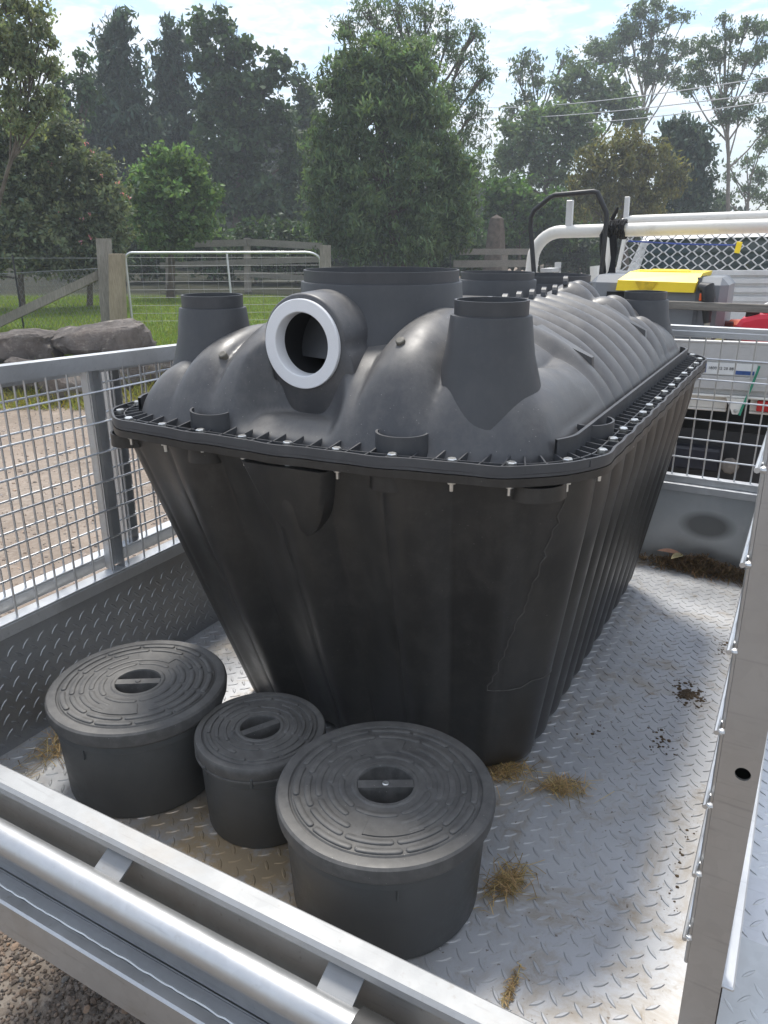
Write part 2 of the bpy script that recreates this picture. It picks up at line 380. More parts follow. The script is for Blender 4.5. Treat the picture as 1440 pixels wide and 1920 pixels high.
# dome of the lid: displaced rounded rectangle
DA, DB = .462, .738
def dome_h(x, y):
    u = x-XC; ex = np.clip(np.abs(u)/DA, 0, 1); ey = np.clip(np.abs(y-YC)/DB, 0, 1)
    A = (1-ex**2.2)**.62; E = (1-ey**5.6)**.74
    h = .214*(np.maximum(A, 1e-3)**-3.2+np.maximum(E, 1e-3)**-3.2-1)**(-1/3.2)
    # transverse ribs over the middle of the lid
    wr = sm(1.50, 1.56, y)*sm(2.40, 2.34, y)*sm(.10, .17, np.abs(u))
    c = np.abs(np.cos(PI*(y-1.575)/.098)); h = h+wr*(.037*(c**.65)-.018)*(.35+.65*sm(0, .3, 1-ex))
    # broad flutes on the two ends
    for s, yc in ((1, 1.86-DB), (-1, 1.86+DB)):
        de = (y-yc)*s
        we = sm(.46, .26, de)*sm(-.005, .07, de)
        au = np.abs(u)
        fl = .050*np.clip(1-((au-.160)/.074)**2, 0, 1)**.7+.036*np.clip(1-((au-.283)/.054)**2, 0, 1)**.7+.022*np.clip(1-((au-.385)/.050)**2, 0, 1)**.7-.012
        h = h+we*fl
    # pocket round the inlet boss
    de = y-(1.86-DB); r = np.sqrt(((u+.052)/.112)**2+(np.clip(de-.015, -1, 1)/.105)**2)
    k = sm(1.12, .80, r); h = h*(1-k)+(.016+.02*sm(0, .06, de))*k
    ins = (np.abs(x-(-.849)) < .075) & (y > 1.212) & (y < 1.45); h = np.where(ins, np.minimum(h, .095), h)
    # hollow behind the corner necks
    h = h - .02*np.exp(-((np.abs(u)-.31)/.06)**2-((y-1.45)/.07)**2)
    return h
def build_dome():
    O, _ = rrect(DA, DB, .093, 760); C = np.array([XC, YC]); nr = 120
    rr = 1-(1-np.linspace(0, 1, nr))**1.25
    mb = MB(); Pm = np.zeros((nr, 761, 3))
    for i, r in enumerate(rr):
        q = C+(O-C)*r; q = np.vstack([q, q[:1]])
        Pm[i, :, 0] = q[:, 0]; Pm[i, :, 1] = q[:, 1]; Pm[i, :, 2] = Z0-.004+dome_h(q[:, 0], q[:, 1])*(1-r**40)**.5
    mb.grid(Pm[::1]); return mb
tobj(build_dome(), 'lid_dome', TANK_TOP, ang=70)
def zdome(x, y): return Z0-.004+float(dome_h(np.array([x]), np.array([y]))[0])

# necks
def neck(x, y, ztop, r, hr, zb, rb, skirt=1.0, name='riser_neck'):
    mb = MB(); t = .004
    mb.lathe([(r-t, ztop-.10), (r-t, ztop), (r, ztop), (r, ztop-hr), (r+.0055, ztop-hr-.001), (r+.0065, ztop-hr-.004), (r+(rb-r)*.45, (ztop-hr+zb)*.5), (rb, zb), (rb*1.12, zb-.06)], (x, y, 0), 72)
    o = tobj(mb, name, NECK, flat=True, ang=30)
    MB().lathe([(.0005, 0), (r-t, 0)], (x-XC, y-YC, ztop-.095), 40).obj('neck_shade_disc', DARK, o)  # black disc, the shade down the neck put into its colour
    return o
NX = .302
neck(-.502, 1.300, 1.048, .0655, .025, .885, .099)
neck(-1.150, 1.315, 1.034, .0655, .025, .88, .097)
neck(-.472, 2.52, .994, .063, .022, .87, .092)
neck(XC-NX, 2.45, 1.000, .060, .022, .87, .080)
neck(-.82, 1.475, 1.0865, .164, .022, .985, .183)
neck(XC, 2.09, 1.060, .102, .018, .97, .118)
neck(XC, 2.47, 1.0385, .158, .020, .94, .178)
# small end-stops standing along the crest beside the necks
stop = MB()
a = [(-.025, 0)]+[(.025*-math.cos(q), .024*math.sin(q)) for q in np.linspace(.1, PI-.1, 9)]+[(.025, 0)]
stop.prism(a, .012, (0, -.006, 0), (1, 0, 0), (0, 0, 1), (0, 1, 0)); stm = stop.mesh('rib_end', NECK, False)
for k in range(8):
    y = 1.575+k*.098
    for s in (-1, 1):
        x = XC+s*.145; link('rib_end', stm, tank, (x-XC, y-YC, zdome(x, y)-.004), (0, 0, PI/2+.2*s))
# inlet boss, white ring
RX_, RY_, RZ_ = -.849, 1.220, .9585
def build_boss():
    mb = MB(); n = 64; cz = RZ_; yf = RY_
    def outl(q, grow=0):
        c, s = math.cos(q), math.sin(q); r = .093
        if s < 0: r = .093+.048*(-s)**1.5+.045*abs(c)*(-s)
        return (RX_+c*(r+grow), cz+s*(r+grow))
    rows = []
    for y, g, k in ((yf, None, .0605), (yf, -.003, None), (yf+.002, -.0006, None), (yf+.006, 0.001, None), (yf+.10, .004, None), (yf+.26, .006, None)):
        row = []
        for i in range(n):
            q = 2*PI*i/n
            if k: row.append((RX_+math.cos(q)*k, y, cz+math.sin(q)*k))
            else:
                a, b = outl(q, g); row.append((a, y, b))
        rows.append(row)
    V = [p for r in rows for p in r]; F = []
    for i in range(len(rows)-1):
        for j in range(n): F.append((i*n+j, i*n+(j+1) % n, (i+1)*n+(j+1) % n, (i+1)*n+j))
    mb.add(V, F); return mb
boss = tobj(build_boss(), 'inlet_boss', TANK_TOP, flat=True, ang=60)
My = Matrix.Rotation(PI/2, 4, 'X')   # z axis -> -y
mb = MB().lathe([(.0585, -.020), (.0592, .005), (.0602, .0076), (.0616, .0086), (.083, .0088), (.0842, .0078), (.0842, .001)], (RX_, RY_, RZ_), 80, My)
tobj(mb, 'inlet_ring', WHITE_PVC, flat=True, ang=24)
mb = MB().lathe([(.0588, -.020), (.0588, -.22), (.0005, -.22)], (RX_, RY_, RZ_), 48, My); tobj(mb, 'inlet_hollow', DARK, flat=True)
# corner cups standing on the flange and lugs hanging below it
def cup(cx, w, ang, z0, z1, name, dep=.032, solid=False):
    mb = MB(); n = 18; t = .004; V = []; F = []
    c, s = math.cos(ang), math.sin(ang)
    def tr(a, b): return (cx[0]+a*c-b*s, cx[1]+a*s+b*c)
    for i in range(n+1):
        q = PI*i/n; a, b = -math.cos(q)*w/2, -math.sin(q)*dep
        ai, bi = a*(1-t/(w/2)), b*(1-t/dep)
        zt = z1-.004*math.sin(q)
        for (aa, bb) in ((a, b), (ai, bi)):
            x, y = tr(aa, bb); V += [(x, y, z0), (x, y, zt)]
    for i in range(n):
        o = i*4; p = o+4
        F += [(o, p, p+1, o+1), (o+2, o+3, p+3, p+2), (o+1, p+1, p+3, o+3), (o, o+2, p+2, p)]
    F += [(0, 1, 3, 2), (n*4, n*4+2, n*4+3, n*4+1)]
    mb.add(V, F)
    if solid: mb.add([tr(-math.cos(PI*i/n)*w/2, -math.sin(PI*i/n)*dep)+(z0+.003,) for i in range(n+1)], [tuple(range(n+1))])
    return tobj(mb, name, NECK if z0 > .77 else TANK_LOW, ang=40)
for x in (-1.012, -.600):
    cup((x, 1.128), .094, 0, .789, .832, 'bracing_cup')
cup((-.335, 1.345), .10, rad(90-20), .789, .828, 'bracing_cup')
cup((-1.255, 1.345), .10, rad(-90+20), .789, .828, 'bracing_cup')
for x, a in ((-1.012, 0), (-.605, 0), (-.365, .35), (-1.235, -.35)):
    cup((x, 1.118 if a == 0 else 1.125), .088, a, .736, .7665, 'flange_lug', .048, True)
# lifting wedges on the lid side
for y in (1.60, 2.19):
    for s in (1, -1):
        x0 = XC+s*.335; mb = MB(); z = zdome(x0, y)
        xi, xo = x0-s*.06, x0+s*.062; zi, zo = zdome(xi, y)+.004, zdome(xo, y)+.019
        V = [(xi, y-.040, zi), (xi, y+.040, zi), (xo, y+.010, zo), (xo, y-.010, zo), (xi, y-.045, zi-.05), (xi, y+.045, zi-.05), (xo+s*.004, y+.012, zo-.06), (xo+s*.004, y-.012, zo-.06)]
        mb.add(V, [(0, 1, 2, 3), (0, 3, 7, 4), (1, 5, 6, 2), (2, 6, 7, 3), (0, 4, 5, 1)]); tobj(mb, 'lifting_wedge', TANK_TOP, ang=60)
# round plugs on the lid front
for x, y in ((-.655, 1.235), (-1.04, 1.21)):
    tobj(MB().lathe([(.0085, -.01), (.0085, .006), (.0065, .0075), (.0004, .0075)], (x, y, zdome(x, y)), 16, Matrix.Rotation(.7, 4, 'X')), 'plug', simple('plug_grey', (.13, .12, .10), .6))

# basin
BP = None
def build_basin():
    global BP
    n = 1000; ts = np.concatenate([np.linspace(0, .94, 52), np.linspace(.95, 1, 10)]); P3 = np.zeros((len(ts), n+1, 3))
    for i, t in enumerate(ts):
        z = .765*(1-t)
        a = .500-.134*t; b = .772-.137*t; cy = 1.86+.105*t
        P, N = rrect(a, b, .13-.03*t, n, XC, cy)
        fade = .55+.45*float(sm(0, .12, t))
        v = P[:, 1]-cy; u = P[:, 0]-XC
        side = np.abs(N[:, 0])**2; end = np.abs(N[:, 1])**6
        dsp = side*(.030*np.abs(np.cos(PI*v/b*5.6))**.65-.016)*sm(1.04, .90, np.abs(v)/b)*fade
        au = u/a
        dsp = dsp+end*(.019*np.cos(PI*au*4.2+.5)+.012*np.abs(np.cos(PI*au*4.2))**.5)*fade*(1-.25*t)
        k = max(0, (.045-z)/.045); dsp = dsp-.04*(1-math.sqrt(max(0, 1-k*k)))
        q = P+N*dsp[:, None]
        P3[i, :n, :2] = q; P3[i, n, :2] = q[0]; P3[i, :, 2] = z
    BP = (P3, N); mb = MB().grid(P3[::-1]); mb.add(P3[-1, :n], [tuple(range(n-1, -1, -1))]); return mb
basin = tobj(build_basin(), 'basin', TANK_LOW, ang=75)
def front_y(z, off=0):
    t = 1-z/.765; return 1.090+(1.33-1.090)*t-off
# tongue-shaped pad under the inlet
mb = MB(); poly = []
for q in np.linspace(-1, 1, 25): poly.append((.090*q, -.150*(1-abs(q)**2.6)))
sl_ = (front_y(.6)-front_y(.76))/.16
n = len(poly); V = []
for k, (off, sc) in enumerate(((.034, .90), (.026, 1.0), (-.03, 1.04))):
    for (a, b) in poly: V.append((XC-.005+a*sc, front_y(.76+b)-off*(1-.0*b), .7615+b*sc))
F = [tuple(range(n))]+[(k*n+i, k*n+n+i, k*n+n+(i+1) % n, k*n+(i+1) % n) for k in range(2) for i in range(n)]
tobj(MB().add(V, F), 'inlet_pad', TANK_LOW, ang=45)
# thin moulding seam near the front right corner
P3, N3 = BP
ang3 = np.degrees(np.arctan2(N3[:, 1], N3[:, 0]))
def bidx(a): return int(np.argmin(np.where(P3[0, :1000, 0] > XC, np.abs(ang3-a), 999)))
i0, i1 = bidx(-24), bidx(-72); pts = []
for k in range(34):
    t = k/33; row = 2+k; ii = int(i0+(i1-i0)*t**1.2)+random.choice((0, 0, 1))
    pts.append(tuple(P3[row, ii]+np.array([N3[ii, 0], N3[ii, 1], 0])*.0008))
for k in range(1, 9): pts.append(tuple(P3[35-(k > 3), i1+k*5]+np.array([N3[i1+k*5, 0], N3[i1+k*5, 1], 0])*.0008))
tobj(MB().tube(pts, .0015, 5), 'moulding_seam', simple('seam_grey', (.06, .056, .052), .6))

# ------------------------------------------------------------------ lidded risers on the floor
def riser(name, label, c, R, h, hh, plain_ang, bar_ang, lugs):
    t = thing(name, label, 'riser', (c[0], c[1], 0), 'lidded black risers on the trailer floor')
    lt = .034 if R > .15 else .030
    MB().lathe([(.002, .002), (R*.86, .002), (R*.875, .008), (R*.925, h-lt-.012), (R*.93, h-lt+.006), (R*.93, h-.01)], n=96).obj('bucket', BIN, t, ang=40)
    MB().lathe([(R*.932, h-lt-.022), (R*.945, h-lt-.02), (R*.945, h-lt-.004), (R*.932, h-lt-.002)], n=96).obj('rim_band', BIN, t, ang=30)
    hr = R*hh
    # lid: skirt, rolled edge, step, plate with a recessed handle well
    prof = [(R*.955, h-lt), (R*.975, h-lt-.001), (R*.99, h-lt+.003), (R, h-.012), (R*.994, h-.005), (R*.975, h-.001), (R*.945, h), (R*.885, h-.0005), (R*.873, h-.0035), (R*.862, h-.0035), (R*.85, h-.001), (R*.6, h+.0005), (hr*1.22, h+.001), (hr*1.15, h+.003), (hr*1.03, h+.0025), (hr, h-.001)]
    lid = MB().lathe(prof, n=128).obj('lid', LID, t, ang=28)
    n = 40; well = MB(); ow = [(hr, h-.001), (hr*.97, h-.018), (hr*.85, h-.032), (hr*.3, h-.036), (.0004, h-.0365)]
    well.lathe(ow, n=48).obj('handle_well', LID, lid)
    Mb = Matrix.Rotation(bar_ang, 4, 'Z')
    w = hr*.20
    V = [(-hr*1.0, -w, h+.002), (hr*1.0, -w, h+.002), (hr*1.0, w, h+.002), (-hr*1.0, w, h+.002), (-hr*.98, -w*1.15, h-.034), (hr*.98, -w*1.15, h-.034), (hr*.98, w*1.15, h-.034), (-hr*.98, w*1.15, h-.034)]
    mb = MB().add([Mb @ Vector(p) for p in V], [(0, 1, 2, 3), (0, 4, 5, 1), (2, 6, 7, 3), (1, 5, 6, 2), (0, 3, 7, 4)]); bar = mb.obj('handle_bar', LID, lid, False)
    MB().lathe([(.0062, 0), (.0062, .0014), (.0045, .0024), (.0004, .0016)], (0, 0, h+.002), 12).obj('screw', ZINC if R > .15 and c[0] > -1 else LID, lid)
    # raised tread pads in rings
    fr = (.40, .505, .61, .71, .81) if R > .15 else (.42, .54, .66, .775)
    cnt = (6, 7, 8, 10, 12) if R > .15 else (5, 6, 8, 10)
    for ri, (f, k) in enumerate(zip(fr, cnt)):
        r0 = R*f; wd = R*.028; gap = (R*.040)/r0; st = random.random()*.5
        for j in range(k):
            a0 = 2*PI*j/k+st*2*PI/k+gap; a1 = 2*PI*(j+1)/k+st*2*PI/k-gap
            am = (a0+a1)/2; dd = (am-plain_ang+PI) % (2*PI)-PI; d2 = (am-plain_ang) % (2*PI)-PI
            if 1 <= ri <= 2 and (abs(dd) < .5 or abs(d2) < .5): continue
            mb = MB(); n = max(5, int((a1-a0)*r0/.010)); V = []; zt = h+.0026; zb = h-.001
            loop = []
            for i in range(n+1): a = a0+(a1-a0)*i/n; loop.append((r0-wd, a))
            for i in range(1, 4): q = PI*i/4; loop.append((r0-wd*math.cos(q), a1+wd*math.sin(q)/r0))
            for i in range(n+1): a = a1+(a0-a1)*i/n; loop.append((r0+wd, a))
            for i in range(1, 4): q = PI*i/4; loop.append((r0+wd*math.cos(q), a0-wd*math.sin(q)/r0))
            L = len(loop)
            for (zz, k2) in ((zb, 1.12), (zt-.0012, 1.05), (zt, .80)):
                for (rr_, a) in loop:
                    rr2 = r0+(rr_-r0)*k2; a2 = am+(a-am)*(1+(k2-1)*.10); V.append((rr2*math.cos(a2), rr2*math.sin(a2), zz))
            F = [(i, (i+1) % L, L+(i+1) % L, L+i) for i in range(L)]+[(L+i, L+(i+1) % L, 2*L+(i+1) % L, 2*L+i) for i in range(L)]
            N_ = n+1
            for i in range(n): F.append((2*L+i, 2*L+i+1, 2*L+(N_+3+n-i-1), 2*L+(N_+3+n-i)))
            F.append(tuple(2*L+x for x in [N_-1, N_, N_+1, N_+2, N_+3])); F.append(tuple(2*L+x for x in [2*N_+2, 2*N_+3, 2*N_+4, 2*N_+5, 0]))
            mb.add(V, F); mb.obj('tread_pad', LID, lid, ang=50)
    if R > .15:
        for s in (0, PI):
            a = plain_ang+s; mb = MB(); r0, r1 = R*.46, R*.655; n = 10; V = []
            for (zz, e) in ((h-.001, .0), (h+.0022, .012), ):
                for (r_, sg) in ((r0, 1), (r1, -1)):
                    for i in range(n+1):
                        q = a+(-.43+.86*i/n)*(1-e*3)*sg; rr_ = r_+(e*R*.4 if r_ == r0 else -e*R*.4); V.append((rr_*math.cos(q), rr_*math.sin(q), zz))
            L = 2*(n+1); F = [(i, (i+1) % L, L+(i+1) % L, L+i) for i in range(L)]+[(L+i, L+i+1, L+2*n-i, L+2*n+1-i) for i in range(n)]
            mb.add(V, F); mb.obj('label_panel', LID, lid, ang=40)
    for a in lugs:
        if R > .15: MB().box((R*.925*math.cos(a), R*.925*math.sin(a), h-lt-.030), (.006, .004, .028), Matrix.Rotation(a, 3, 'Z')).obj('side_rib', BIN, t, False)
        else: MB().box((R*.985*math.cos(a), R*.985*math.sin(a), h-lt-.002), (.006, .006, .022), Matrix.Rotation(a, 3, 'Z'), .0015).obj('clip', BIN, t, False)
    if R < .15: MB().lathe([(R*.955, h-lt-.004), (R*1.0, h-lt-.003), (R*1.0, h-lt+.001), (R*.97, h-lt+.002)], n=96).obj('lid_lip', LID, t)
    return t
fw = math.atan2(-1.0, .5)
riser('lidded_riser', 'big lidded black riser nearest the right, bright screw in its handle bar', (-.540, .984), .197, .226, .255, fw+.15, rad(30), (fw+.15, fw-1.3, fw+1.5))
riser('lidded_riser', 'wide lidded black riser beside the checker plate wall, leftmost of three', (-1.178, 1.012), .192, .228, .25, fw-.1, rad(32), (fw-.35, fw+1.3))
riser('lidded_riser', 'smallest lidded black riser, standing between the two wide ones', (-.860, 1.034), .134, .205, .30, fw+.2, rad(62), (fw-.75, fw+.05, fw+.8, fw+2.4, fw-2.2))

# ------------------------------------------------------------------ cage trailer
TX0, TX1, TY0, TY1 = -1.512, -.002, .730, 2.845
tr = thing('cage_trailer', 'galvanised steel cage trailer with checker plate floor and weld mesh sides', 'trailer', (XC, 1.8, GZ))
def tro(mb, name, mat, parent=None, **k):
    l = tr.location; mb.v = [(x-l.x, y-l.y, z-l.z) for x, y, z in mb.v]; return mb.obj(name, mat, parent or tr, **k)
floor = tro(MB().b2((TX0, .655, -.004), (TX1+.0, TY1, 0)), 'floor_plate', FLOOR, smooth=False)
# checker bars: lens shaped, alternating at +-45 degrees
PT = .0408
def lens(L=.030, Wd=.0075, hgt=.0017):
    n = 6; V = []; top = []
    for i in range(n+1):
        t = -1+2*i/n; w = Wd/2*(1-t*t); V.append((t*L/2, w, 0))
    for i in range(n-1, 0, -1):
        t = -1+2*i/n; w = Wd/2*(1-t*t); V.append((t*L/2, -w, 0))
    m = len(V); V += [(x*.80, y*.55, hgt) for x, y, z in V]
    F = [(i, (i+1) % m, m+(i+1) % m, m+i)[::-1] for i in range(m)]+[tuple(range(m, 2*m))[::-1]]
    F = [f[::-1] for f in F]
    return np.array(V), F
LV, LF = lens()
def tread(parent, mat, org, ax, ay, an, la, lb, near, n_single, skip=None, O=(0, 0, 0)):
    """checker bars over a rectangle la x lb; the n_single nearest to `near` become parts of their own"""
    org, ax, ay, an = map(Vector, (org, ax, ay, an)); items = []
    for i in range(int(la/PT)*2):
        for j in range(int(lb/PT)*2):
            if (i+j) % 2: continue
            # two interleaved lattices
            u, v = (i+.5)*PT/2, (j+.5)*PT/2
            if u > la-.008 or v > lb-.008: continue
            ang = PI/4 if i % 2 else -PI/4
            p = org+ax*u+ay*v
            if skip and skip(p): continue
            items.append((p, ang+random.uniform(-.03, .03)))
    items.sort(key=lambda q: (q[0]-Vector(near)).length)
    if n_single:
        base = bpy.data.meshes.new('tread_bar'); base.from_pydata([tuple(x) for x in LV], [], LF); base.materials.append(mat); base.update()
        base.polygons.foreach_set('use_smooth', [True]*len(base.polygons)); base.set_sharp_from_angle(angle=rad(35))
        pl = parent.matrix_world.translation if parent.parent is None else parent.parent.location
        for p, a in items[:n_single]:
            M = Matrix((ax, ay, an)).transposed() @ Matrix.Rotation(a, 3, 'Z')
            o = link('tread_bar', base, parent, p-pl); o.rotation_euler = M.to_euler()
    if len(items) > n_single:
        A = []; Fs = []; k = 0; m_ = len(LV); MB_ = MB()
        B = Matrix((ax, ay, an)).transposed()
        for p, a in items[n_single:]:
            R_ = np.array(B @ Matrix.Rotation(a, 3, 'Z')); A.append(LV @ R_.T+np.array(p)); Fs += [tuple(i+k for i in f) for f in LF]; k += m_
        MB_.v = [tuple(x) for x in np.concatenate(A)]; MB_.f = Fs
        l = tr.location; MB_.v = [(x-l.x, y-l.y, z-l.z) for x, y, z in MB_.v]
        MB_.obj('tread_pattern', mat, parent, kind='stuff')
def under(p): return abs(p.x-XC) < .33 and 1.42 < p.y < 2.5
tread(floor, FLOOR, (TX0+.005, .735, 0), (1, 0, 0), (0, 1, 0), (0, 0, 1), TX1-TX0-.01, TY1-.745, (-.20, .95, 0), 300, under)
# left wall of checker plate with folded lips
wl = tro(MB().b2((TX0-.004, .70, -.03), (TX0, TY1, .312)), 'side_wall', GALV_D, smooth=False)
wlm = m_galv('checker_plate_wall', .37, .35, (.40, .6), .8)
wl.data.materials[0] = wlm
tread(wl, wlm, (TX0, .75, .012), (0, 1, 0), (0, 0, 1), (1, 0, 0), 1.9, .27, (TX0, 1.0, .15), 120)
tro(MB().b2((TX0-.03, .70, .3125), (TX0+.008, TY1, .3185), .002).b2((TX0+.004, .70, .296), (TX0+.0085, TY1, .312), .001), 'wall_capping', GALV)
# right wall
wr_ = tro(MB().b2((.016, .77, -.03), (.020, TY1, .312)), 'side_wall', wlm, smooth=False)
tro(MB().b2((.012, .77, .3125), (.045, TY1, .3185), .002), 'wall_capping', GALV)
# front wall
def m_front():
    M = Mat('front_sheet'); c = M.ramp(M.noise(3.0, 6, .6), [(.3, (.42, .45, .47)), (.72, (.56, .58, .59))])
    c = M.mix(M.ramp(M.noise(9, 6, .7), [(.5, 0), (.7, .35)]), c, (.62, .63, .63))
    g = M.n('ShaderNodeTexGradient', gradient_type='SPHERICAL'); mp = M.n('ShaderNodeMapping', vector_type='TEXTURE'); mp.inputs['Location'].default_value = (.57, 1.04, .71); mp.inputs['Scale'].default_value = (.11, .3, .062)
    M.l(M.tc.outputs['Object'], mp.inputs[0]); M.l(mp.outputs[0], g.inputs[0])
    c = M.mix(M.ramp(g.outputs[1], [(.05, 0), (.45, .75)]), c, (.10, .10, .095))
    return M.set(c, M.ramp(M.noise(8, 5), [(.3, .38), (.7, .58)]), .75)
tro(MB().b2((TX0, TY1, -.03), (.016, TY1+.004, .305)), 'front_wall', m_front(), smooth=False)
tro(MB().b2((TX0, TY1-.028, .3055), (.016, TY1+.02, .312), .002).b2((TX0, TY1-.03, .285), (.016, TY1-.026, .311), .001), 'wall_capping', GALV)
# tailgate: folded top channel, recessed sheet, long pipe, straps, rear sill
tg = tro(MB().b2((TX0-.02, .684, .150), (TX1+.02, .729, .175), .006), 'tailgate_rail', m_galv('rail_galv_bright', .37, .35, (.5, .68), .45))
tro(MB().b2((TX0-.02, .703, -.002), (TX1+.02, .707, .151)), 'tailgate_sheet', m_galv('sheet_brownish', .42, .5, (.45, .62), .6, (1.04, 1.0, .93)), smooth=False)
tro(MB().tube([(TX0-.02, .642, .107), (-.40, .642, .107)], .0265, 28), 'spring_pipe', m_galv('pipe_galv', .52, .2, (.36, .52), .85))
tro(MB().tube([(-.400, .642, .105), (-.33, .642, .105)], .034, 24), 'pipe_buffer', simple('black_rubber', (.02, .02, .02), .6))
for x in (-.905, -.445):
    mb = MB().add([(x-.03, .7025, .148), (x+.03, .7025, .148), (x+.03, .655, .125), (x-.03, .655, .125), (x-.03, .7025, .144), (x+.03, .7025, .144), (x+.03, .655, .121), (x-.03, .655, .121)], [(0, 3, 2, 1), (4, 5, 6, 7), (0, 1, 5, 4), (1, 2, 6, 5), (2, 3, 7, 6), (3, 0, 4, 7)])
    tro(mb, 'pipe_bracket', m_galv('bracket_dull', .30, .3, (.5, .65), .5), smooth=False)
tro(MB().b2((TX0-.03, .655, -.030), (TX1+.05, .659, .060)), 'sill_web', GALV_D, smooth=False)
tro(MB().b2((TX0-.03, .622, -.016), (TX1+.05, .6545, -.010)), 'sill_ledge', GALV_D, smooth=False)
tro(MB().b2((TX0-.03, .596, -.075), (TX1+.05, .6215, .012), .004), 'rear_sill', m_galv('sill_galv', .50, .4, (.36, .5), .85))
wp = [(x, .6205+random.uniform(-.001, .001), .0125+random.uniform(-.001, .0012)) for x in np.arange(TX0, TX1, .012)]
tro(MB().tube(wp, .0022, 5), 'weld_bead', GALV)
# weld mesh panels
def wire(parent, a, b, r=.0027, mat=GALV, n=7):
    mb = MB().tube([a, b], r, n); return tro(mb, 'wire', mat, parent)
WIREM = m_galv('wire_galv', .60, 0, (.3, .45), .9)
def chan(lo, hi): return MB().b2(lo, hi, .0015)
def left_panel(x, ys, y_end, ztop0, ztop1, zb, phase, up_y, hz0, out):
    zt = lambda y: ztop0+(ztop1-ztop0)*(y-1.03)/.53
    z0, z1 = zt(ys), zt(y_end)
    # top rail: angle section, slightly falling to the front
    V = []
    for y, z in ((ys, z0), (y_end, z1)):
        V += [(x-.022, y, z), (x+.012, y, z), (x+.012, y, z-.036), (x+.007, y, z-.036), (x+.007, y, z-.005), (x-.022, y, z-.005)]
    p = tro(MB().add(V, [(i, (i+1) % 6, (i+1) % 6+6, i+6) for i in range(6)]+[(5, 4, 3, 2, 1, 0), (6, 7, 8, 9, 10, 11)]), 'cage_panel', GALV, smooth=False)
    br = MB().b2((x-.028, ys, zb), (x+.010, y_end, zb+.005), .001).b2((x+.0055, ys, zb-.030), (x+.0105, y_end, zb-.0005), .001); tro(br, 'bottom_rail', GALV, p)
    y = ys+phase
    while y < y_end:
        wire(p, (x, y, zb), (x, y, zt(y)-.03), mat=WIREM); y += .0567
    for k in range(6):
        z = hz0+k*.0752; wire(p, (x+.0045, ys, z), (x+.0045, y_end, z), mat=WIREM)
    for yu in up_y:
        tro(MB().b2((x-.030, yu-.019, zb+.0055), (x-.004, yu-.015, zt(yu)-.0065)).b2((x-.030, yu+.015, zb+.0055), (x-.004, yu+.019, zt(yu)-.0065)).b2((x-.034, yu-.019, zb+.0055), (x-.0305, yu+.019, zt(yu)-.0065)), 'upright', GALV, p, smooth=False)
    return p
left_panel(-1.507, .72, TY1, .893, .876, .3195, .0260, (1.285, 2.0, 2.7), .4205, False)
left_panel(-1.575, .60, 2.1, .872, .860, .345, .0550, (1.405, .62), .4250, True)
# front panel
fp = tro(chan((-1.50, 2.84, .832), (.0, 2.866, .866)), 'cage_panel', GALV)
tro(chan((-1.50, 2.836, .829), (.0, 2.8395, .850)), 'rail_lip', GALV, fp)
tro(chan((-1.50, 2.835, .3125), (.0, 2.866, .338)), 'bottom_rail', GALV, fp)
x = -.108
while x > -1.5:
    wire(fp, (x, 2.846, .335), (x, 2.846, .835), .0026, WIREM); x -= .0523
for k in range(6): wire(fp, (-1.50, 2.8405, .340+.0705*(k+1)-.004), (.0, 2.8405, .340+.0705*(k+1)-.004), .0028, WIREM)
# right panel, seen end on behind its rear post; leans a little inward at the top
def rx(z): return .010-.015*(z-.4)
def lean(mb):
    mb.v = [(x+rx(z)+.0, y, z) for x, y, z in mb.v]; return mb
POST = m_galv('post_galv_matt', .43, .10, (.42, .58), .75, (1.03, 1.0, .97))
pb = MB()
# square post with a drilled hole in its rear face
y0, y1, hw = .755, .790, .0195
zs, hr_, hz_ = .0, .0078, .623
hx = .004
pb.b2((-hw, y0+.003, -.05), (-hw+.003, y1, 1.165)).b2((hw-.003, y0+.003, -.05), (hw, y1, 1.165)).b2((-hw+.003, y1-.003, -.05), (hw-.003, y1, 1.165))
n = 24; ring = [(hx+hr_*math.cos(2*PI*k/n), hz_+hr_*math.sin(2*PI*k/n)) for k in range(n)]
sq = []
for k in range(n):
    q = 2*PI*k/n; c, s = math.cos(q), math.sin(q); f = .0155/max(abs(c), abs(s)); sq.append((hx+c*f if abs(c*f) < .0154 else (hx+math.copysign(.0155, c)), hz_+s*f))
V = [(a, y0, b) for a, b in ring]+[(a, y0, b) for a, b in sq]+[(a, y0+.003, b) for a, b in ring]
F = [(k, (k+1) % n, n+(k+1) % n, n+k) for k in range(n)]+[(k, 2*n+k, 2*n+(k+1) % n, (k+1) % n) for k in range(n)]
pb.add(V, F)
pb.b2((-hw, y0, -.05), (hw, y0+.003, hz_-.0155)).b2((-hw, y0, hz_+.0155), (hw, y0+.003, 1.165)).b2((-hw, y0, hz_-.0155), (hx-.0155, y0+.003, hz_+.0155))
rp_ = tro(lean(pb), 'cage_panel', POST, smooth=False)
tro(lean(MB().b2((-hw+.004, y1-.0045, .5), (hw-.004, y1-.0035, .75))), 'post_hole_shade', DARK, rp_, smooth=False)  # dark sheet added behind the drilled hole as painted shade
tro(lean(MB().b2((-.0195, .755, 1.1655), (.0195, TY1, 1.20), .003)), 'top_rail', GALV, rp_)
tro(lean(MB().b2((-.018, .7905, .319), (.018, TY1, .340), .002)), 'bottom_rail', GALV, rp_)
z = .475-.0945*1
for k in range(9):
    zz = .382+.0945*k
    tro(MB().tube([(rx(zz)-.0265, .752, zz), (rx(zz)-.0265, TY1, zz)], .0028, 8), 'wire', WIREM, rp_)
    tro(MB().lathe([(.0004, .004), (.003, .0025), (.004, 0), (.003, -.0025), (.0004, -.004)], (rx(zz)-.0215, .757, zz), 8), 'weld', WIREM, rp_)
y = .772
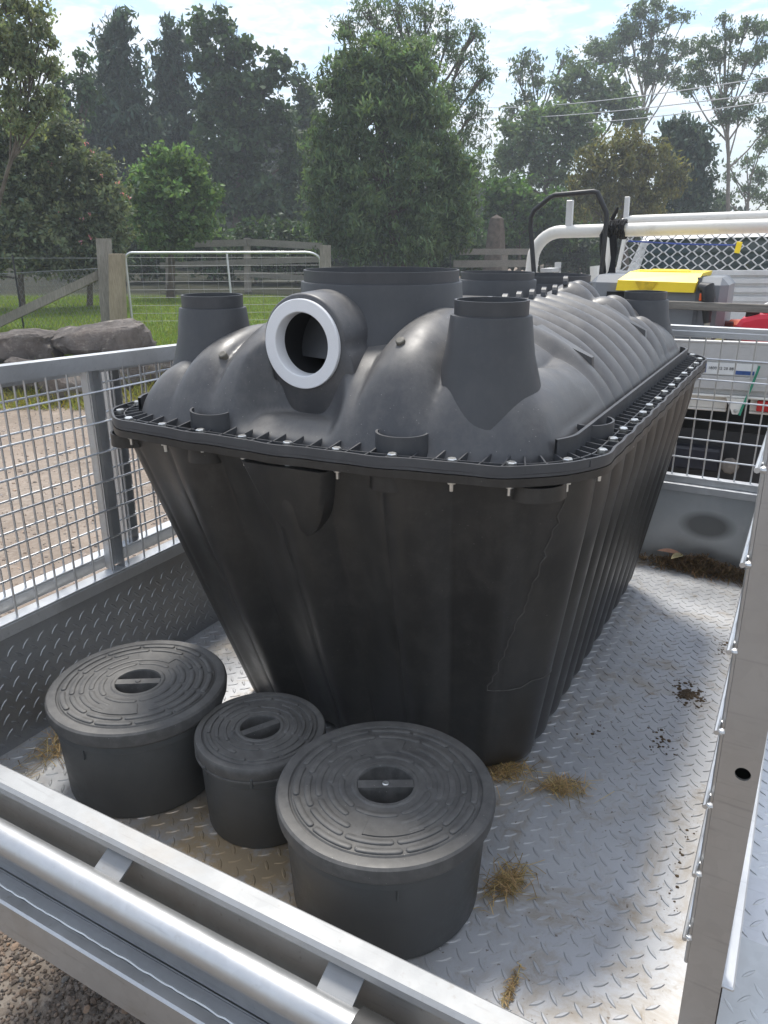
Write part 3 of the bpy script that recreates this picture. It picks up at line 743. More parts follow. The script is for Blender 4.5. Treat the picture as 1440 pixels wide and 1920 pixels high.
while y < TY1:
    tro(MB().tube([(rx(.33)-.0215, y, .33), (rx(1.17)-.0215, y, 1.17)], .0027, 7), 'wire', WIREM, rp_); y += .0567
# latch eye welded on the post
lt_ = MB().b2((.004, .742, 1.045), (.040, .7545, 1.085), .003); lt_ = lean(lt_); tro(lt_, 'hinge_lug', GALV, rp_)
tro(lean(MB().tube([(.010+.010*math.cos(q)+.012, .738, 1.082+.010*math.sin(q)) for q in np.linspace(0, 2*PI, 17)], .0035, 8, False)), 'hinge_eye', GALV, rp_)
# mudguards, wheels
MG = m_galv('mudguard_plate', .66, .10, (.34, .5), .8)
for s, xa in ((1, .048), (-1, TX0-.045)):
    xb = xa+s*.26; x_lo, x_hi = min(xa, xb), max(xa, xb)
    prof = [(1.00, -.28), (1.18, .0), (1.29, .040), (2.05, .040), (2.20, .0), (2.36, -.28)]
    V = [(xx, y, z) for (y, z) in prof for xx in (x_lo, x_hi)]; V += [(xx, y, z-.004) for (y, z) in prof for xx in (x_lo, x_hi)]
    k = len(prof); F = [(2*i, 2*i+1, 2*i+3, 2*i+2) for i in range(k-1)]+[(2*k+2*i, 2*k+2*i+2, 2*k+2*i+3, 2*k+2*i+1) for i in range(k-1)]
    g = tro(MB().add(V, F), 'mudguard', MG, smooth=False)
    o_ = x_lo+.004
    tread(g, MG, (o_, 1.295, .040), (1, 0, 0), (0, 1, 0), (0, 0, 1), .25, .75, (0, 1.2, 0), 90 if s > 0 else 0)
    dv = Vector((0, .11, .04)); dn = dv.normalized(); tread(g, MG, (o_, 1.182, .0008), (1, 0, 0), dn, Vector((1, 0, 0)).cross(dn), .25, .112, (0, 1.2, 0), 60 if s > 0 else 0)
    dv = Vector((0, .18, .28)); dn = dv.normalized(); tread(g, MG, (o_, 1.003, -.277), (1, 0, 0), dn, Vector((1, 0, 0)).cross(dn), .25, .325, (0, 1.2, 0), 60 if s > 0 else 0)
    xw = (x_lo+x_hi)/2; Mw = Matrix.Rotation(PI/2, 4, 'Y')
    wh = tro(MB().lathe([(.17, -.075), (.24, -.09), (.285, -.085), (.30, -.06), (.30, .06), (.285, .085), (.24, .09), (.17, .075)], (xw, 1.67, GZ+.30), 48, Mw), 'wheel', simple('tyre_rubber', (.018, .018, .018), .85))
    tro(MB().lathe([(.0005, -.02), (.06, -.02), (.10, -.045), (.172, -.05), (.172, .05), (.10, .0), (.0005, .0)], (xw, 1.67, GZ+.30), 32, Mw), 'rim', GALV, wh)
# chassis below the floor, drawbar
for x in (-1.3, -.3): tro(MB().b2((x-.025, .665, -.105), (x+.025, TY1, -.006)), 'chassis_rail', GALV_D, smooth=False)
tro(MB().tube([(-1.60, 1.67, GZ+.30), (.17, 1.67, GZ+.30)], .022, 8), 'axle', GALV_D)
for s in (-1, 1):
    tro(MB().tube([(XC+s*.5, TY1-.3, -.14), (XC+s*.04, 4.0, -.14)], .035, 4), 'drawbar', GALV_D, smooth=False)

# ------------------------------------------------------------------ ute with tray
UX = -.60
ute = thing('tray_ute', 'white tray back utility truck with ladder racks, parked ahead of the trailer', 'truck', (UX, 5.2, GZ), rot=(0, rad(-1.3), 0))
def uo(mb, name, mat, parent=None, **k):
    mb.v = [(x-UX, y-5.2, z-GZ) for x, y, z in mb.v]; return mb.obj(name, mat, parent or ute, **k)
BLK = simple('black_steel', (.016, .016, .018), .45)
UL, UR = -1.47, .28
uo(MB().b2((UL, 3.92, .445), (UR, 6.35, .475)), 'tray_floor', ALLOY, smooth=False)
tg2 = uo(MB().b2((UL, 3.895, .598), (UR, 3.915, .690), .004).b2((UL, 3.890, .682), (UR, 3.918, .695), .003), 'tailgate', ALLOY)
uo(MB().b2((UL, 3.900, .535), (UR, 3.914, .5975)), 'tailgate_groove', ALLOY, tg2, smooth=False)
uo(MB().b2((UL, 3.893, .470), (UR, 3.914, .5345), .004), 'tailgate_lower_board', ALLOY, tg2)
uo(MB().b2((UL, 3.888, .434), (UR, 3.919, .4445), .003), 'tray_rear_beam', WHITE_PAINT)
for x0, x1 in ((UL, -.285), (-.185, UR)):
    uo(MB().b2((x0, 3.93, .372), (x1, 3.95, .432), .004).b2((x0, 3.925, .36), (x1, 3.952, .3715), .003), 'rear_skirt', WHITE_PAINT)
uo(MB().prism([(-.285, .435), (-.20, .435), (-.215, .385), (-.228, .362), (-.252, .362), (-.262, .385)], .012, (0, 3.885, 0), (1, 0, 0), (0, 0, 1), (0, -1, 0)), 'tailgate_hinge', WHITE_PAINT, smooth=False)
uo(MB().lathe([(.0004, .004), (.008, .003), (.009, 0)], (-.24, 3.873, .378), 10, My), 'hinge_pin', ZINC)
for x in (-.10, -1.05): uo(MB().b2((x-.055, 3.90, .378), (x+.055, 3.928, .428), .004), 'tail_lamp', simple('red_lens', (.45, .02, .02), .25))
for x in (UL, UR-.02): uo(MB().b2((x, 3.92, .48), (x+.02, 6.3, .69), .003), 'side_board', ALLOY)
# sticker on the tailgate
st = uo(MB().b2((-.415, 3.8915, .541), (-.175, 3.8992, .594)), 'sticker', simple('sticker_white', (.66, .67, .66), .5, 0, .03), tg2, smooth=False)
BLUE = simple('sticker_blue', (.03, .08, .25), .5)
for lo, hi in (((-.414, 3.890, .547), (-.390, 3.8913, .590)), ((-.262, 3.890, .544), (-.182, 3.8913, .562))): uo(MB().b2(lo, hi), 'sticker_panel', BLUE, tg2, smooth=False)
def text(body, size, loc, mat, parent, name='lettering', rot=(PI/2, 0, 0), ext=.0004):
    cu = bpy.data.curves.new(name, 'FONT'); cu.body = body; cu.size = size; cu.extrude = ext; cu.materials.append(mat); cu.resolution_u = 2
    tmp = bpy.data.objects.new(name, cu); dg = bpy.context.evaluated_depsgraph_get(); COL.objects.link(tmp); dg.update()
    me = bpy.data.meshes.new_from_object(tmp.evaluated_get(dg)); bpy.data.objects.remove(tmp)
    return link(name, me, parent, loc, rot)
INK = simple('ink_dark', (.05, .05, .055), .6)
text('1800 22 28 88', .019, (-.382-UX, 3.8905-5.2, .563-GZ), INK, tg2)
# ladder racks
def rack(y, xl, xr, zt, r, R, splay, name, zb=.48):
    pts = [(xl-splay, y, zb)]
    for q in np.linspace(0, PI/2, 9): pts.append((xl+R-R*math.cos(q)+ -splay*(1-math.sin(q))*.25, y, zt-R+R*math.sin(q)))
    for q in np.linspace(PI/2, 0, 9): pts.append((xr-R+R*math.cos(q)+splay*(1-math.sin(q))*.25, y, zt-R+R*math.sin(q)))
    pts.append((xr+splay, y, zb)); return uo(MB().tube(pts, r, 20), name, WHITE_PAINT)
rack(4.45, -1.43, .27, 1.196, .034, .14, .06, 'rear_rack')
rack(6.18, -1.42, .24, 1.287, .033, .16, .06, 'headboard_hoop')
for x, y, z in ((-1.245, 4.45, 1.232), (-1.318, 6.18, 1.324)): uo(MB().b2((x-.017, y-.017, z-.02), (x+.017, y+.017, z+.125), .003), 'rack_peg', ALLOY)
uo(MB().b2((-1.36, 4.60, .48), (-1.33, 4.63, 1.03)).b2((-1.40, 4.46, .98), (-1.33, 4.63, 1.0)), 'rack_stay', ALLOY, smooth=False)
for q in (-1,): uo(MB().tube([(-1.15, 4.9, .5), (-1.20, 4.9, 1.0)], .03, 10), 'rack_leg', WHITE_PAINT)
# mesh headboard: frame, slats, expanded strands
HBY = 6.12
uo(MB().b2((-1.40, HBY-.02, .49), (.22, HBY+.02, .93)), 'headboard_panel', ALLOY, smooth=False)
for z in (.915, .86, .80, .74): uo(MB().b2((-1.40, HBY-.045, z-.018), (.22, HBY-.021, z+.018), .004), 'headboard_slat', ALLOY)
msh = uo(MB().tube([(-1.335, HBY, .93), (-1.30, HBY, 1.18)], .016, 8).tube([(-1.32, HBY, 1.18), (.2, HBY, 1.19)], .012, 8), 'mesh_screen', WHITE_PAINT)
pw, ph = .098, .062
strand = [(i*pw/2, 0, (i % 2)*ph/2) for i in range(0, 33)]
k = 0; z = .935
while z < 1.18:
    pts = []
    for i in range(32):
        x = -1.31+i*pw/2+(0 if k % 2 == 0 else 0); zz = z+((i+k) % 2)*ph*.5
        pts += [(x-.008, HBY-.006, zz+(.0)), (x+.008, HBY-.006, zz)]
    uo(MB().tube(pts, .0048, 5), 'mesh_strand', ALLOY, msh); z += ph*.5; k += 1
# cab behind the headboard
CABW = simple('cab_paint_white', (.62, .62, .60), .3)
def cab():
    pr = [(6.45, .25), (6.45, .80), (6.52, 1.14), (6.66, 1.26), (7.6, 1.28), (8.15, .82), (9.2, .72), (9.35, .35), (9.35, .05), (6.45, .0)]
    w = .80; mb = MB(); n = len(pr); V = []
    for s in (-1, 1):
        for (y, z) in pr: V.append((UX+s*(w-.16*max(0, (z-.75)/.45)), y, z))
    return mb.add(V, [tuple(range(n)), tuple(range(2*n-1, n-1, -1))]+[(i, n+i, n+(i+1) % n, (i+1) % n) for i in range(n)])
cb = uo(cab(), 'cab', CABW, smooth=False)
GLASS = Mat('dark_glass'); GLASS = GLASS.set((.03, .045, .04), .06, 0, .6)
uo(MB().add([(UX-.66, 6.462, .84), (UX+.66, 6.462, .84), (UX+.60, 6.52, 1.15), (UX-.60, 6.52, 1.15), (UX-.66, 6.444, .84), (UX+.66, 6.444, .84), (UX+.60, 6.505, 1.15), (UX-.60, 6.505, 1.15)], [(4, 5, 6, 7), (0, 4, 7, 3), (1, 2, 6, 5), (3, 7, 6, 2), (0, 1, 5, 4)]), 'rear_window', GLASS, cb, smooth=False)
for s in (-1, 1):
    uo(MB().tube([(UX+s*.52, 6.60, 1.0), (UX+s*.36, 6.58, 1.0)], .10, 12), 'head_rest', simple('seat_cloth', (.02, .02, .022), .9), cb)
# below the tray
uo(MB().b2((-1.25, 4.0, -.05), (.05, 8.9, .25)), 'chassis', BLK, smooth=False)
uo(MB().b2((-.72, 3.93, .055), (-.28, 4.06, .17), .012), 'tow_bar_beam', simple('tow_bar_paint', (.012, .013, .022), .4))
uo(MB().tube([(UX-.195, 3.93, .06), (UX-.195, 3.80, .05), (UX-.195, 3.80, .12)], .022, 10), 'tow_tongue', BLK)
uo(MB().lathe([(.0004, .03), (.018, .024), (.025, 0), (.018, -.024), (.0004, -.03)], (UX-.195, 3.80, .13), 14), 'tow_ball', ZINC)
uo(MB().lathe([(.0004, .03), (.03, .025), (.042, 0), (.03, -.03), (.0004, -.03)], (-.235, 3.92, .10), 9, My), 'trailer_plug', simple('plug_dirty', (.16, .14, .12), .8))
uo(MB().b2((-.705, 3.925, .075), (-.60, 3.929, .125)), 'tow_plate', simple('plate_grey', (.12, .11, .10), .6), smooth=False)
for y in (4.95, 8.35):
    for s in (-1, 1):
        xw = UX+s*.70; w_ = uo(MB().lathe([(.22, -.10), (.31, -.12), (.35, -.09), (.36, 0), (.35, .09), (.31, .12), (.22, .10)], (xw, y, GZ+.36), 40, Mw), 'wheel', simple('ute_tyre', (.016, .016, .016), .9))
        uo(MB().lathe([(.0005, -.03), (.10, -.02), (.222, -.07), (.222, .07), (.10, .02), (.0005, .03)], (xw, y, GZ+.36), 24, Mw), 'rim', ALLOY, w_)
for s in (-1, 1): uo(MB().b2((UX+s*.70-.13, 4.45, .20), (UX+s*.70+.13, 5.45, .24), .01), 'mudguard', BLK)

# things on the tray (tray floor at z .475)
GREYP = simple('grey_poly', (.20, .21, .225), .5, 0, .08, 12); YEL = simple('yellow_poly', (.86, .62, .015), .42, 0, .05, 12)
ft = thing('fuel_tank', 'grey plastic fuel transfer tank with yellow hinged lid, on the ute tray', 'fuel tank', (-.74, 4.22, .478))
def fo(mb, name, mat, p=None, **k): mb.v = [(x+.74, y-4.22, z-.478) for x, y, z in mb.v]; return mb.obj(name, mat, p or ft, **k)
fo(MB().b2((-1.05, 4.08, .478), (-.39, 4.44, .970), .035), 'body', GREYP)
fo(MB().b2((-.53, 4.074, .70), (-.51, 4.079, .97)).b2((-.53, 4.12, .9695), (-.51, 4.40, .973)), 'mould_line', simple('grey_poly_dark', (.11, .115, .125), .5), smooth=False)
yl = fo(MB().add([(-.905, 4.045, .900), (-.535, 4.045, .900), (-.53, 4.05, .945), (-.90, 4.05, .950), (-.86, 4.12, .988), (-.515, 4.12, .988), (-.50, 4.36, .992), (-.86, 4.36, .992), (-.905, 4.36, .900), (-.52, 4.36, .900)],
   [(0, 1, 2, 3), (3, 2, 5, 4), (4, 5, 6, 7), (1, 9, 6, 5), (1, 5, 2), (0, 3, 4), (0, 4, 7, 8), (8, 7, 6, 9), (0, 8, 9, 1)]), 'lid', YEL, smooth=False)
fo(MB().prism([(-.055, .016), (.055, .016), (.03, -.022), (-.03, -.022)], .004, (-.76, 4.046, .93), (1, 0, 0), (0, 0, 1), (0, -1, 0)), 'lid_catch', simple('yellow_dark', (.62, .42, .01), .5), yl, smooth=False)
fo(MB().b2((-.82, 4.15, .985), (-.58, 4.19, .996), .003).b2((-.78, 4.26, .985), (-.60, 4.29, .998), .003), 'lid_rib', YEL, yl)
fo(MB().b2((-.955, 4.075, .79), (-.85, 4.0795, .892)), 'pump_recess_shade', DARK, smooth=False)  # flat dark plate on the face, shade of the recess as colour
fo(MB().b2((-.72, 4.070, .625), (-.53, 4.0785, .665)), 'forklift_slot_shade', DARK, smooth=False)  # thin dark plate painted as the shade in the slot
nz = thing('fuel_nozzle', 'black fuel nozzle with orange trigger holstered on the grey tank', 'nozzle', (-.48, 4.03, .80))
def no(mb, name, mat): mb.v = [(x+.48, y-4.03, z-.80) for x, y, z in mb.v]; return mb.obj(name, mat, nz)
no(MB().tube([(-.51, 4.05, .93), (-.475, 4.035, .925), (-.465, 4.03, .88), (-.46, 4.03, .79), (-.455, 4.03, .765)], [.020, .034, .032, .019, .018], 12), 'grip', BLK)
no(MB().b2((-.505, 4.018, .865), (-.492, 4.028, .90), .003), 'trigger', simple('orange_plastic', (.80, .13, .03), .4))
no(MB().tube([(-.455, 4.03, .765), (-.45, 4.03, .70), (-.42, 4.03, .66), (-.36, 4.02, .645), (-.30, 4.02, .65)], .013, 10), 'hose', simple('hose_beige', (.42, .39, .32), .6))
pk = link('timber_plank', None, None, (-.6, 4.0, .838)); pk['label'] = 'long weathered timber plank lying across the tray in front of the grey tank'; pk['category'] = 'plank'
MB().b2((-.50, -.012, -.014), (.85, .012, .024), .003).obj('board', WOOD_RAIL, pk)
MB().b2((-.44, -.01, -.358), (-.40, .01, -.015)).b2((.70, -.01, -.358), (.74, .01, -.015)).obj('board_leg', WOOD_RAIL, pk, smooth=False)
pk2 = MB().b2((-.45, -.03, 0), (.35, .03, .13), .004).obj('timber_block', WOOD_RAIL, None, loc=(-.65, 4.00, .478)); pk2['label'] = 'low weathered timber beam on the tray below the grey tank'; pk2['category'] = 'timber'
# red jerry can
REDP = simple('red_poly', (.62, .02, .045), .42, 0, .12, 9)
jc = thing('jerry_can', 'red plastic fuel jerry can with black cap at the right end of the tray', 'jerry can', (-.18, 4.06, .478))
pr = [(-.155, 0), (.155, 0), (.16, .03), (.16, .30), (.13, .345), (.02, .345), (-.06, .335), (-.125, .315), (-.15, .27), (-.16, .03)]
mb = MB(); n = len(pr); V = []
for (yy, sc) in ((-.085, .9), (-.075, 1), (.075, 1), (.085, .9)):
    for (a, b) in pr: V.append((a*sc, yy, .17+(b-.17)*sc))
mb.add(V, [tuple(range(n)), tuple(range(4*n-1, 3*n-1, -1))]+[(k*n+i, k*n+n+i, k*n+n+(i+1) % n, k*n+(i+1) % n) for k in range(3) for i in range(n)]); mb.obj('body', REDP, jc, ang=20)
MB().lathe([(.030, .318), (.030, .362), (.026, .367), (.0005, .367)], (-.085, 0, 0), 20).obj('cap', BLK, jc)
MB().tube([(-.03, 0, .33), (.0, 0, .375), (.08, 0, .385), (.13, 0, .33)], .016, 10).obj('handle', REDP, jc)
MB().tube([(-.06, 0, .36), (-.02, 0, .385), (.08, .02, .40), (.2, .03, .38)], .009, 8).obj('spout', simple('spout_white', (.65, .65, .60), .4), jc)
# strap reel and orange tool between tank and can
rl = thing('strap_reel', 'yellow and black strap reel lying beside the red can', 'reel', (-.36, 3.98, .478))
MB().lathe([(.0004, -.03), (.055, -.03), (.06, -.02), (.06, .02), (.055, .03), (.0004, .03)], (.04, 0, .22), 20, Matrix.Rotation(PI/2, 4, 'Y')).obj('drum', BLK, rl)
MB().box((.04, 0, .08), (.04, .05, .16), None, .005).obj('foot', BLK, rl)
MB().tube([(.01, 0, .26), (-.02, -.01, .21), (-.10, -.02, .165), (-.16, -.02, .155)], [.006, .02, .02, .014], 8).obj('strap_end', simple('strap_yellow', (.45, .38, .13), .7), rl)
ot = thing('power_saw', 'orange power tool half hidden behind the red can', 'power tool', (-.33, 4.22, .478))
MB().b2((-.06, -.05, 0), (.16, .05, .29), .02).obj('housing', simple('orange_case', (.62, .10, .03), .45), ot)
MB().b2((-.075, -.056, .14), (-.02, .0, .285), .006).obj('vent', simple('vent_dark_red', (.10, .025, .02), .6), ot)
# black tube handle tied to the rear rack
mh = thing('mower_handle', 'black bent tube handle strapped upright against the white rear rack', 'handle', (-1.3, 4.35, .478))
pts = [(-1.46, 4.36, .478), (-1.44, 4.36, .97), (-1.475, 4.36, 1.20), (-1.478, 4.36, 1.25), (-1.46, 4.36, 1.29), (-1.375, 4.36, 1.355), (-1.35, 4.36, 1.365), (-1.14, 4.36, 1.378), (-1.12, 4.36, 1.372), (-1.065, 4.36, 1.275), (-1.06, 4.36, 1.25), (-1.06, 4.36, .478)]
MB().tube([(x+1.3, y-4.35, z-.478) for x, y, z in pts], .0135, 12).obj('tube', BLK, mh, ang=80)
sp_ = thing('tie_strap', 'black webbing strap knotted round the white rack, loose end hanging', 'strap', (-1.02, 4.40, .88))
WEB = simple('webbing_black', (.012, .012, .014), .9, bump=.5)
mb = MB()
for k in range(7): mb.tube([( -.03+k*.012+random.uniform(-.006, .006), .05+.045*math.cos(q), .312+.046*math.sin(q)) for q in np.linspace(0, 2*PI, 15)], .008, 5, False)
mb.obj('wrap', WEB, sp_, smooth=False)
rb = MB(); path = [(0, -.005, .28), (.02, -.02, .20), (.005, -.025, .10), (-.01, -.03, .05), (-.005, -.03, .03), (.015, -.03, .035), (.022, -.03, .08), (.01, -.025, .17), (-.01, -.015, .27)]
V = []
for (x, y, z) in path: V += [(x-.013, y, z), (x+.013, y-.008, z), (x+.013, y-.005, z+.002), (x-.013, y+.003, z+.002)]
rb.add(V, [(k*4+e, k*4+4+e, k*4+4+(e+1) % 4, k*4+(e+1) % 4) for k in range(len(path)-1) for e in range(4)]); rb.obj('tail', WEB, sp_, smooth=False)
MB().tube([(-.04, -.01, .33), (-.06, -.03, .28), (-.05, -.03, .20), (-.03, -.03, .10), (-.055, -.03, -.35)], .012, 6).obj('cord', WEB, sp_)
MB().tube([(-.02, 0, .36), (.0, -.01, .40), (.008, -.01, .42)], [.012, .010, .004], 6).obj('end_tuft', WEB, sp_)
bs = MB().tube([(-1.30, 6.06, 1.125), (-.9, 6.05, 1.105), (-.56, 6.05, 1.10)], .006, 6).obj('blue_cord', simple('cord_blue', (.03, .06, .25), .7)); bs['label'] = 'thin blue cord tied across the mesh headboard of the ute'; bs['category'] = 'cord'
yt = MB().box((0, 0, 0), (.036, .012, .075), Matrix.Rotation(.12, 3, 'Y'), .003).obj('yellow_tag', YEL, None, loc=(-.55, 6.04, 1.085)); yt['label'] = 'small yellow tag clipped to the mesh headboard'; yt['category'] = 'tag'
gr_ = MB().tube([(-.19, 3.87, .60), (-.21, 3.875, .50), (-.235, 3.87, .40), (-.24, 3.86, .37)], .006, 6).obj('green_rope', simple('rope_green', (.02, .22, .13), .7)); gr_['label'] = 'green rope hanging over the tailgate of the ute'; gr_['category'] = 'rope'

# ------------------------------------------------------------------ fence, gate, rocks
def on(px, d): p = gp(px, d, -.2); p.z = gz(p); return p
def post(name, label, px0, px1, d, top_py, lean_, mat, w, group='timber fence posts'):
    b = on(px0, d); b.z = gz(b); t = at(px1, top_py, d); mb = MB(); V = []
    ax = cR; ay = HD
    for i, k in enumerate((0, .33, .66, 1)):
        c = b.lerp(t, k); c = c-b; ww = w*(1-.06*k)
        if k == 0: c = c-Vector((0, 0, .15))
        for sx, sy in ((-1, -1), (1, -1), (1, 1), (-1, 1)):
            V.append(c+ax*(sx*ww/2+random.uniform(-.006, .006))+ay*(sy*ww/2+random.uniform(-.006, .006)))
    F = [(k*4+e, k*4+(e+1) % 4, k*4+4+(e+1) % 4, k*4+4+e) for k in range(3) for e in range(4)]+[(12, 13, 14, 15), (3, 2, 1, 0)]
    o = mb.add(V, F).obj(name, mat, None, False, loc=b); o['label'] = label; o['category'] = 'post'; o['group'] = group
    return b, t
GD = 12.0
pA = post('fence_post', 'tall grey weathered timber post left of the gate, tilted a little', 205, 194, GD, 447, 0, WOOD_GREY, .185)
pB = post('fence_post', 'shorter tan split timber post touching the gate end', 222, 219, GD-.15, 476, 0, WOOD_TAN, .20)
pC = post('fence_post', 'pale square timber post at the far end of the gate', 611, 610, GD+.4, 460, 0, WOOD_GREY, .17)
# diagonal brace
a, b = at(193, 512, GD+.05), at(-30, 618, GD-1.4)
br = thing('timber_brace', 'slanting grey timber brace running down from the gate post', 'brace', b)
d_ = a-b; mb = MB(); V = []
for k in (0, 1):
    c = d_*k
    for sx, sz in ((-1, -1), (1, -1), (1, 1), (-1, 1)): V.append(c+HD*(sx*.05)+Vector((0, 0, sz*.065)))
mb.add(V, [(e, (e+1) % 4, 4+(e+1) % 4, 4+e) for e in range(4)]+[(3, 2, 1, 0), (4, 5, 6, 7)]); mb.obj('beam', WOOD_GREY, br, False)
# farm gate
WIRE_F = m_galv('fence_wire', .28, 0, (.35, .5), .9)
ga, gb = at(234, 474, GD), at(600, 474, GD+.35)
gate = thing('farm_gate', 'galvanised tube farm gate filled with square wire mesh', 'gate', Vector((ga.x, ga.y, gz(ga))))
ex_ = (gb-ga); ex_.z = 0; GL = ex_.length; ex_.normalize(); gh = ga.z-gz(ga)
def gpnt(u, z): return ex_*u+Vector((0, 0, z))
zb_ = .03
pts = [gpnt(0, zb_)]+[gpnt(.10-.10*math.cos(q), gh-.10+.10*math.sin(q)) for q in np.linspace(0, PI/2, 7)]+[gpnt(GL-.22+.22*math.sin(q), gh-.12+.12*math.cos(q)) for q in np.linspace(0, PI/2, 7)]+[gpnt(GL, zb_)]
MB().tube(pts, .019, 10).obj('frame', GALV, gate, ang=80)
MB().tube([gpnt(GL*.515, gh), gpnt(GL*.53, zb_)], .016, 8).obj('stay', GALV, gate)
for k in range(1, 13): MB().tube([gpnt(GL*k/13, zb_), gpnt(GL*k/13, gh-.02)], .0028, 4).obj('wire', WIRE_F, gate)
for k in range(1, 10): MB().tube([gpnt(.01, zb_+(gh-zb_)*k/9.6), gpnt(GL-.01, zb_+(gh-zb_)*k/9.6)], .0028, 4).obj('wire', WIRE_F, gate)
# chicken wire fence left of the gate and a plain strand above it
cf = thing('wire_fence', 'sagging hexagon wire netting fence left of the gate posts', 'fence', on(-60, GD))
o0 = cf.location; P0, P1 = at(-80, 518, GD), at(191, 503, GD)
mb = MB(); hx_, hz2 = .066, .058; n1_ = int((P1-P0).length/hx_)
eu = (P1-P0)/n1_; rows = 19
V = []; F = []
def ribbon(a, b, w=.0022):
    k = len(V); dv = (b-a).normalized(); s = dv.cross(HD)*w; V.extend([a-s, a+s, b+s, b-s]); F.append((k, k+1, k+2, k+3)); V.extend([a-HD*w, a+HD*w, b+HD*w, b-HD*w]); F.append((k+4, k+5, k+6, k+7))
for j in range(rows):
    for i in range(n1_):
        base = P0+eu*(i+(.5 if j % 2 else 0))-Vector((0, 0, hz2*j))-o0
        dn_ = Vector((0, 0, -hz2))
        ribbon(base, base+eu*.5+dn_*.7); ribbon(base+eu, base+eu*.5+dn_*.7); ribbon(base+eu*.5+dn_*.7, base+eu*.5+dn_)
mb.v = [tuple(p) for p in V]; mb.f = F; mb.obj('netting', WIRE_F, cf, False, kind='stuff')
MB().tube([P0-o0, P1-o0], .005, 5).obj('top_wire', WIRE_F, cf)
MB().tube([at(-80, 484, GD)-o0, at(190, 484, GD)-o0], .004, 5).obj('strand', WIRE_F, cf)
q = at(24, 484, GD); MB().tube([Vector((q.x, q.y, gz(q)-.1))-o0, q+Vector((0, 0, .05))-o0], .014, 6).obj('star_post', BLK, cf)
# post and rail fence further back
def rail(name, label, p0, p1, d0, d1, h, th=.05, group='rails of the back fence'):
    a, b = at(p0[0], p0[1], d0), at(p1[0], p1[1], d1); c = (a+b)/2; v = (b-a); u = v.normalized(); mb = MB(); V = []
    nrm = u.cross(Vector((0, 0, 1))).normalized()
    for k in (-.5, .5):
        for s1, s2 in ((-1, -1), (1, -1), (1, 1), (-1, 1)): V.append(v*k+nrm*(s1*th/2)+Vector((0, 0, s2*h/2)))
    o = mb.add(V, [(e, (e+1) % 4, 4+(e+1) % 4, 4+e) for e in range(4)]+[(3, 2, 1, 0), (4, 5, 6, 7)]).obj(name, WOOD_RAIL, None, False, loc=c); o['label'] = label; o['category'] = 'rail'; o['group'] = group
RD = 20.5
post('fence_post', 'dark grey post of the rail fence seen through the gate', 465, 463, RD, 446, 0, WOOD_GREY, .16)
post('fence_post', 'dark grey post of the rail fence behind the round tree', 318, 318, RD+.5, 452, 0, WOOD_GREY, .17)
rail('fence_rail', 'top rail of the back fence seen over the gate, left length', (300, 459), (462, 455), RD, RD-.1, .16)
rail('fence_rail', 'top rail of the back fence running to the pale post', (466, 454), (604, 462), RD-.1, RD-.3, .16)
rail('fence_rail', 'lower rail of the back fence seen through the gate', (300, 498), (604, 486), RD, RD-.2, .14)
rail('fence_rail', 'bottom rail of the back fence near the lawn edge', (440, 512), (604, 524), RD, RD-.3, .13)
FD = 24
rail('fence_rail', 'pale upper fence rail between the big tree and the ute rack', (862, 472), (1004, 472), FD, FD, .17)
rail('fence_rail', 'lower fence rail between the big tree and the ute rack', (850, 495), (1004, 494), FD, FD, .20)
post('fence_post', 'dark star picket in front of the right hand rails', 845, 845, FD-3, 462, 0, BLK, .04)
post('fence_post', 'short pale post under the right hand rails', 946, 946, FD+.1, 474, 0, WOOD_GREY, .2)
# boulders of the retaining edge
def m_rock():
    M = Mat('weathered_stone'); c = M.ramp(M.noise(2.6, 8, .65, dist=.5), [(.28, (.05, .043, .040)), (.5, (.13, .112, .10)), (.75, (.25, .22, .20))])
    c = M.mix(M.ramp(M.noise(6, 6, .7), [(.55, 0), (.68, .8)]), c, (.40, .36, .31)); c = M.mix(M.ramp(M.noise(1.7, 4), [(.55, 0), (.75, .35)]), c, (.2, .13, .095))
    M.bump(M.noise(14, 8, .75), 1.0, .05); return M.set(c, .92)
ROCK = m_rock()
def rock(label, px, py, d, sx, sz, sy=.5, seed=0, tilt=0, name='boulder'):
    from mathutils import noise as NZ
    rg = np.random.default_rng(seed); n, m_ = 72, 44; P = np.zeros((m_, n+1, 3)); so3 = Vector(rg.uniform(-9, 9, 3))
    pl = [(rg.normal(size=3), rg.uniform(.66, .95)) for _ in range(14)]; pl = [(q/np.linalg.norm(q), dd) for q, dd in pl]
    for i in range(m_):
        for j in range(n+1):
            th, ph = PI*(i+.02)/(m_-.96), 2*PI*(j % n)/n
            v = np.array([math.sin(th)*math.cos(ph), math.sin(th)*math.sin(ph), math.cos(th)])
            v = np.sign(v)*np.abs(v)**.42
            for nn, dd in pl:
                k = v@nn
                if k > dd: v = v-nn*(k-dd)*.95
            w_ = Vector(v*np.array([sx, sy, sz]))
            f = NZ.fractal(w_*3.2+so3, .8, 2.2, 6)*.17+abs(NZ.noise(Vector((w_.x*2.5, w_.y*2.5, w_.z*9))+so3))*-.10
            P[i, j] = np.array(w_)*(1+f*.55)+v*f*.10
    mb = MB().grid(P); c = at(px, py, d)
    M3 = Matrix((cR, HD, Vector((0, 0, 1)))).transposed() @ Matrix.Rotation(tilt, 3, 'Y')
    mb.v = [tuple(M3 @ Vector(v)) for v in mb.v]
    o = mb.obj(name, ROCK, None, True, 28, loc=c); o['label'] = label; o['category'] = 'rock'; o['group'] = 'boulders along the lawn edge'
rock('long pale topped boulder lying just below the gate posts', 182, 634, 8.9, .70, .20, .42, 3, -.08)
rock('blocky brown boulder at the left edge below the brace', 25, 655, 8.8, .52, .22, .4, 5, .02)
rock('dark low boulder behind the left cage mesh', 60, 706, 8.5, .50, .24, .4, 8, .05)
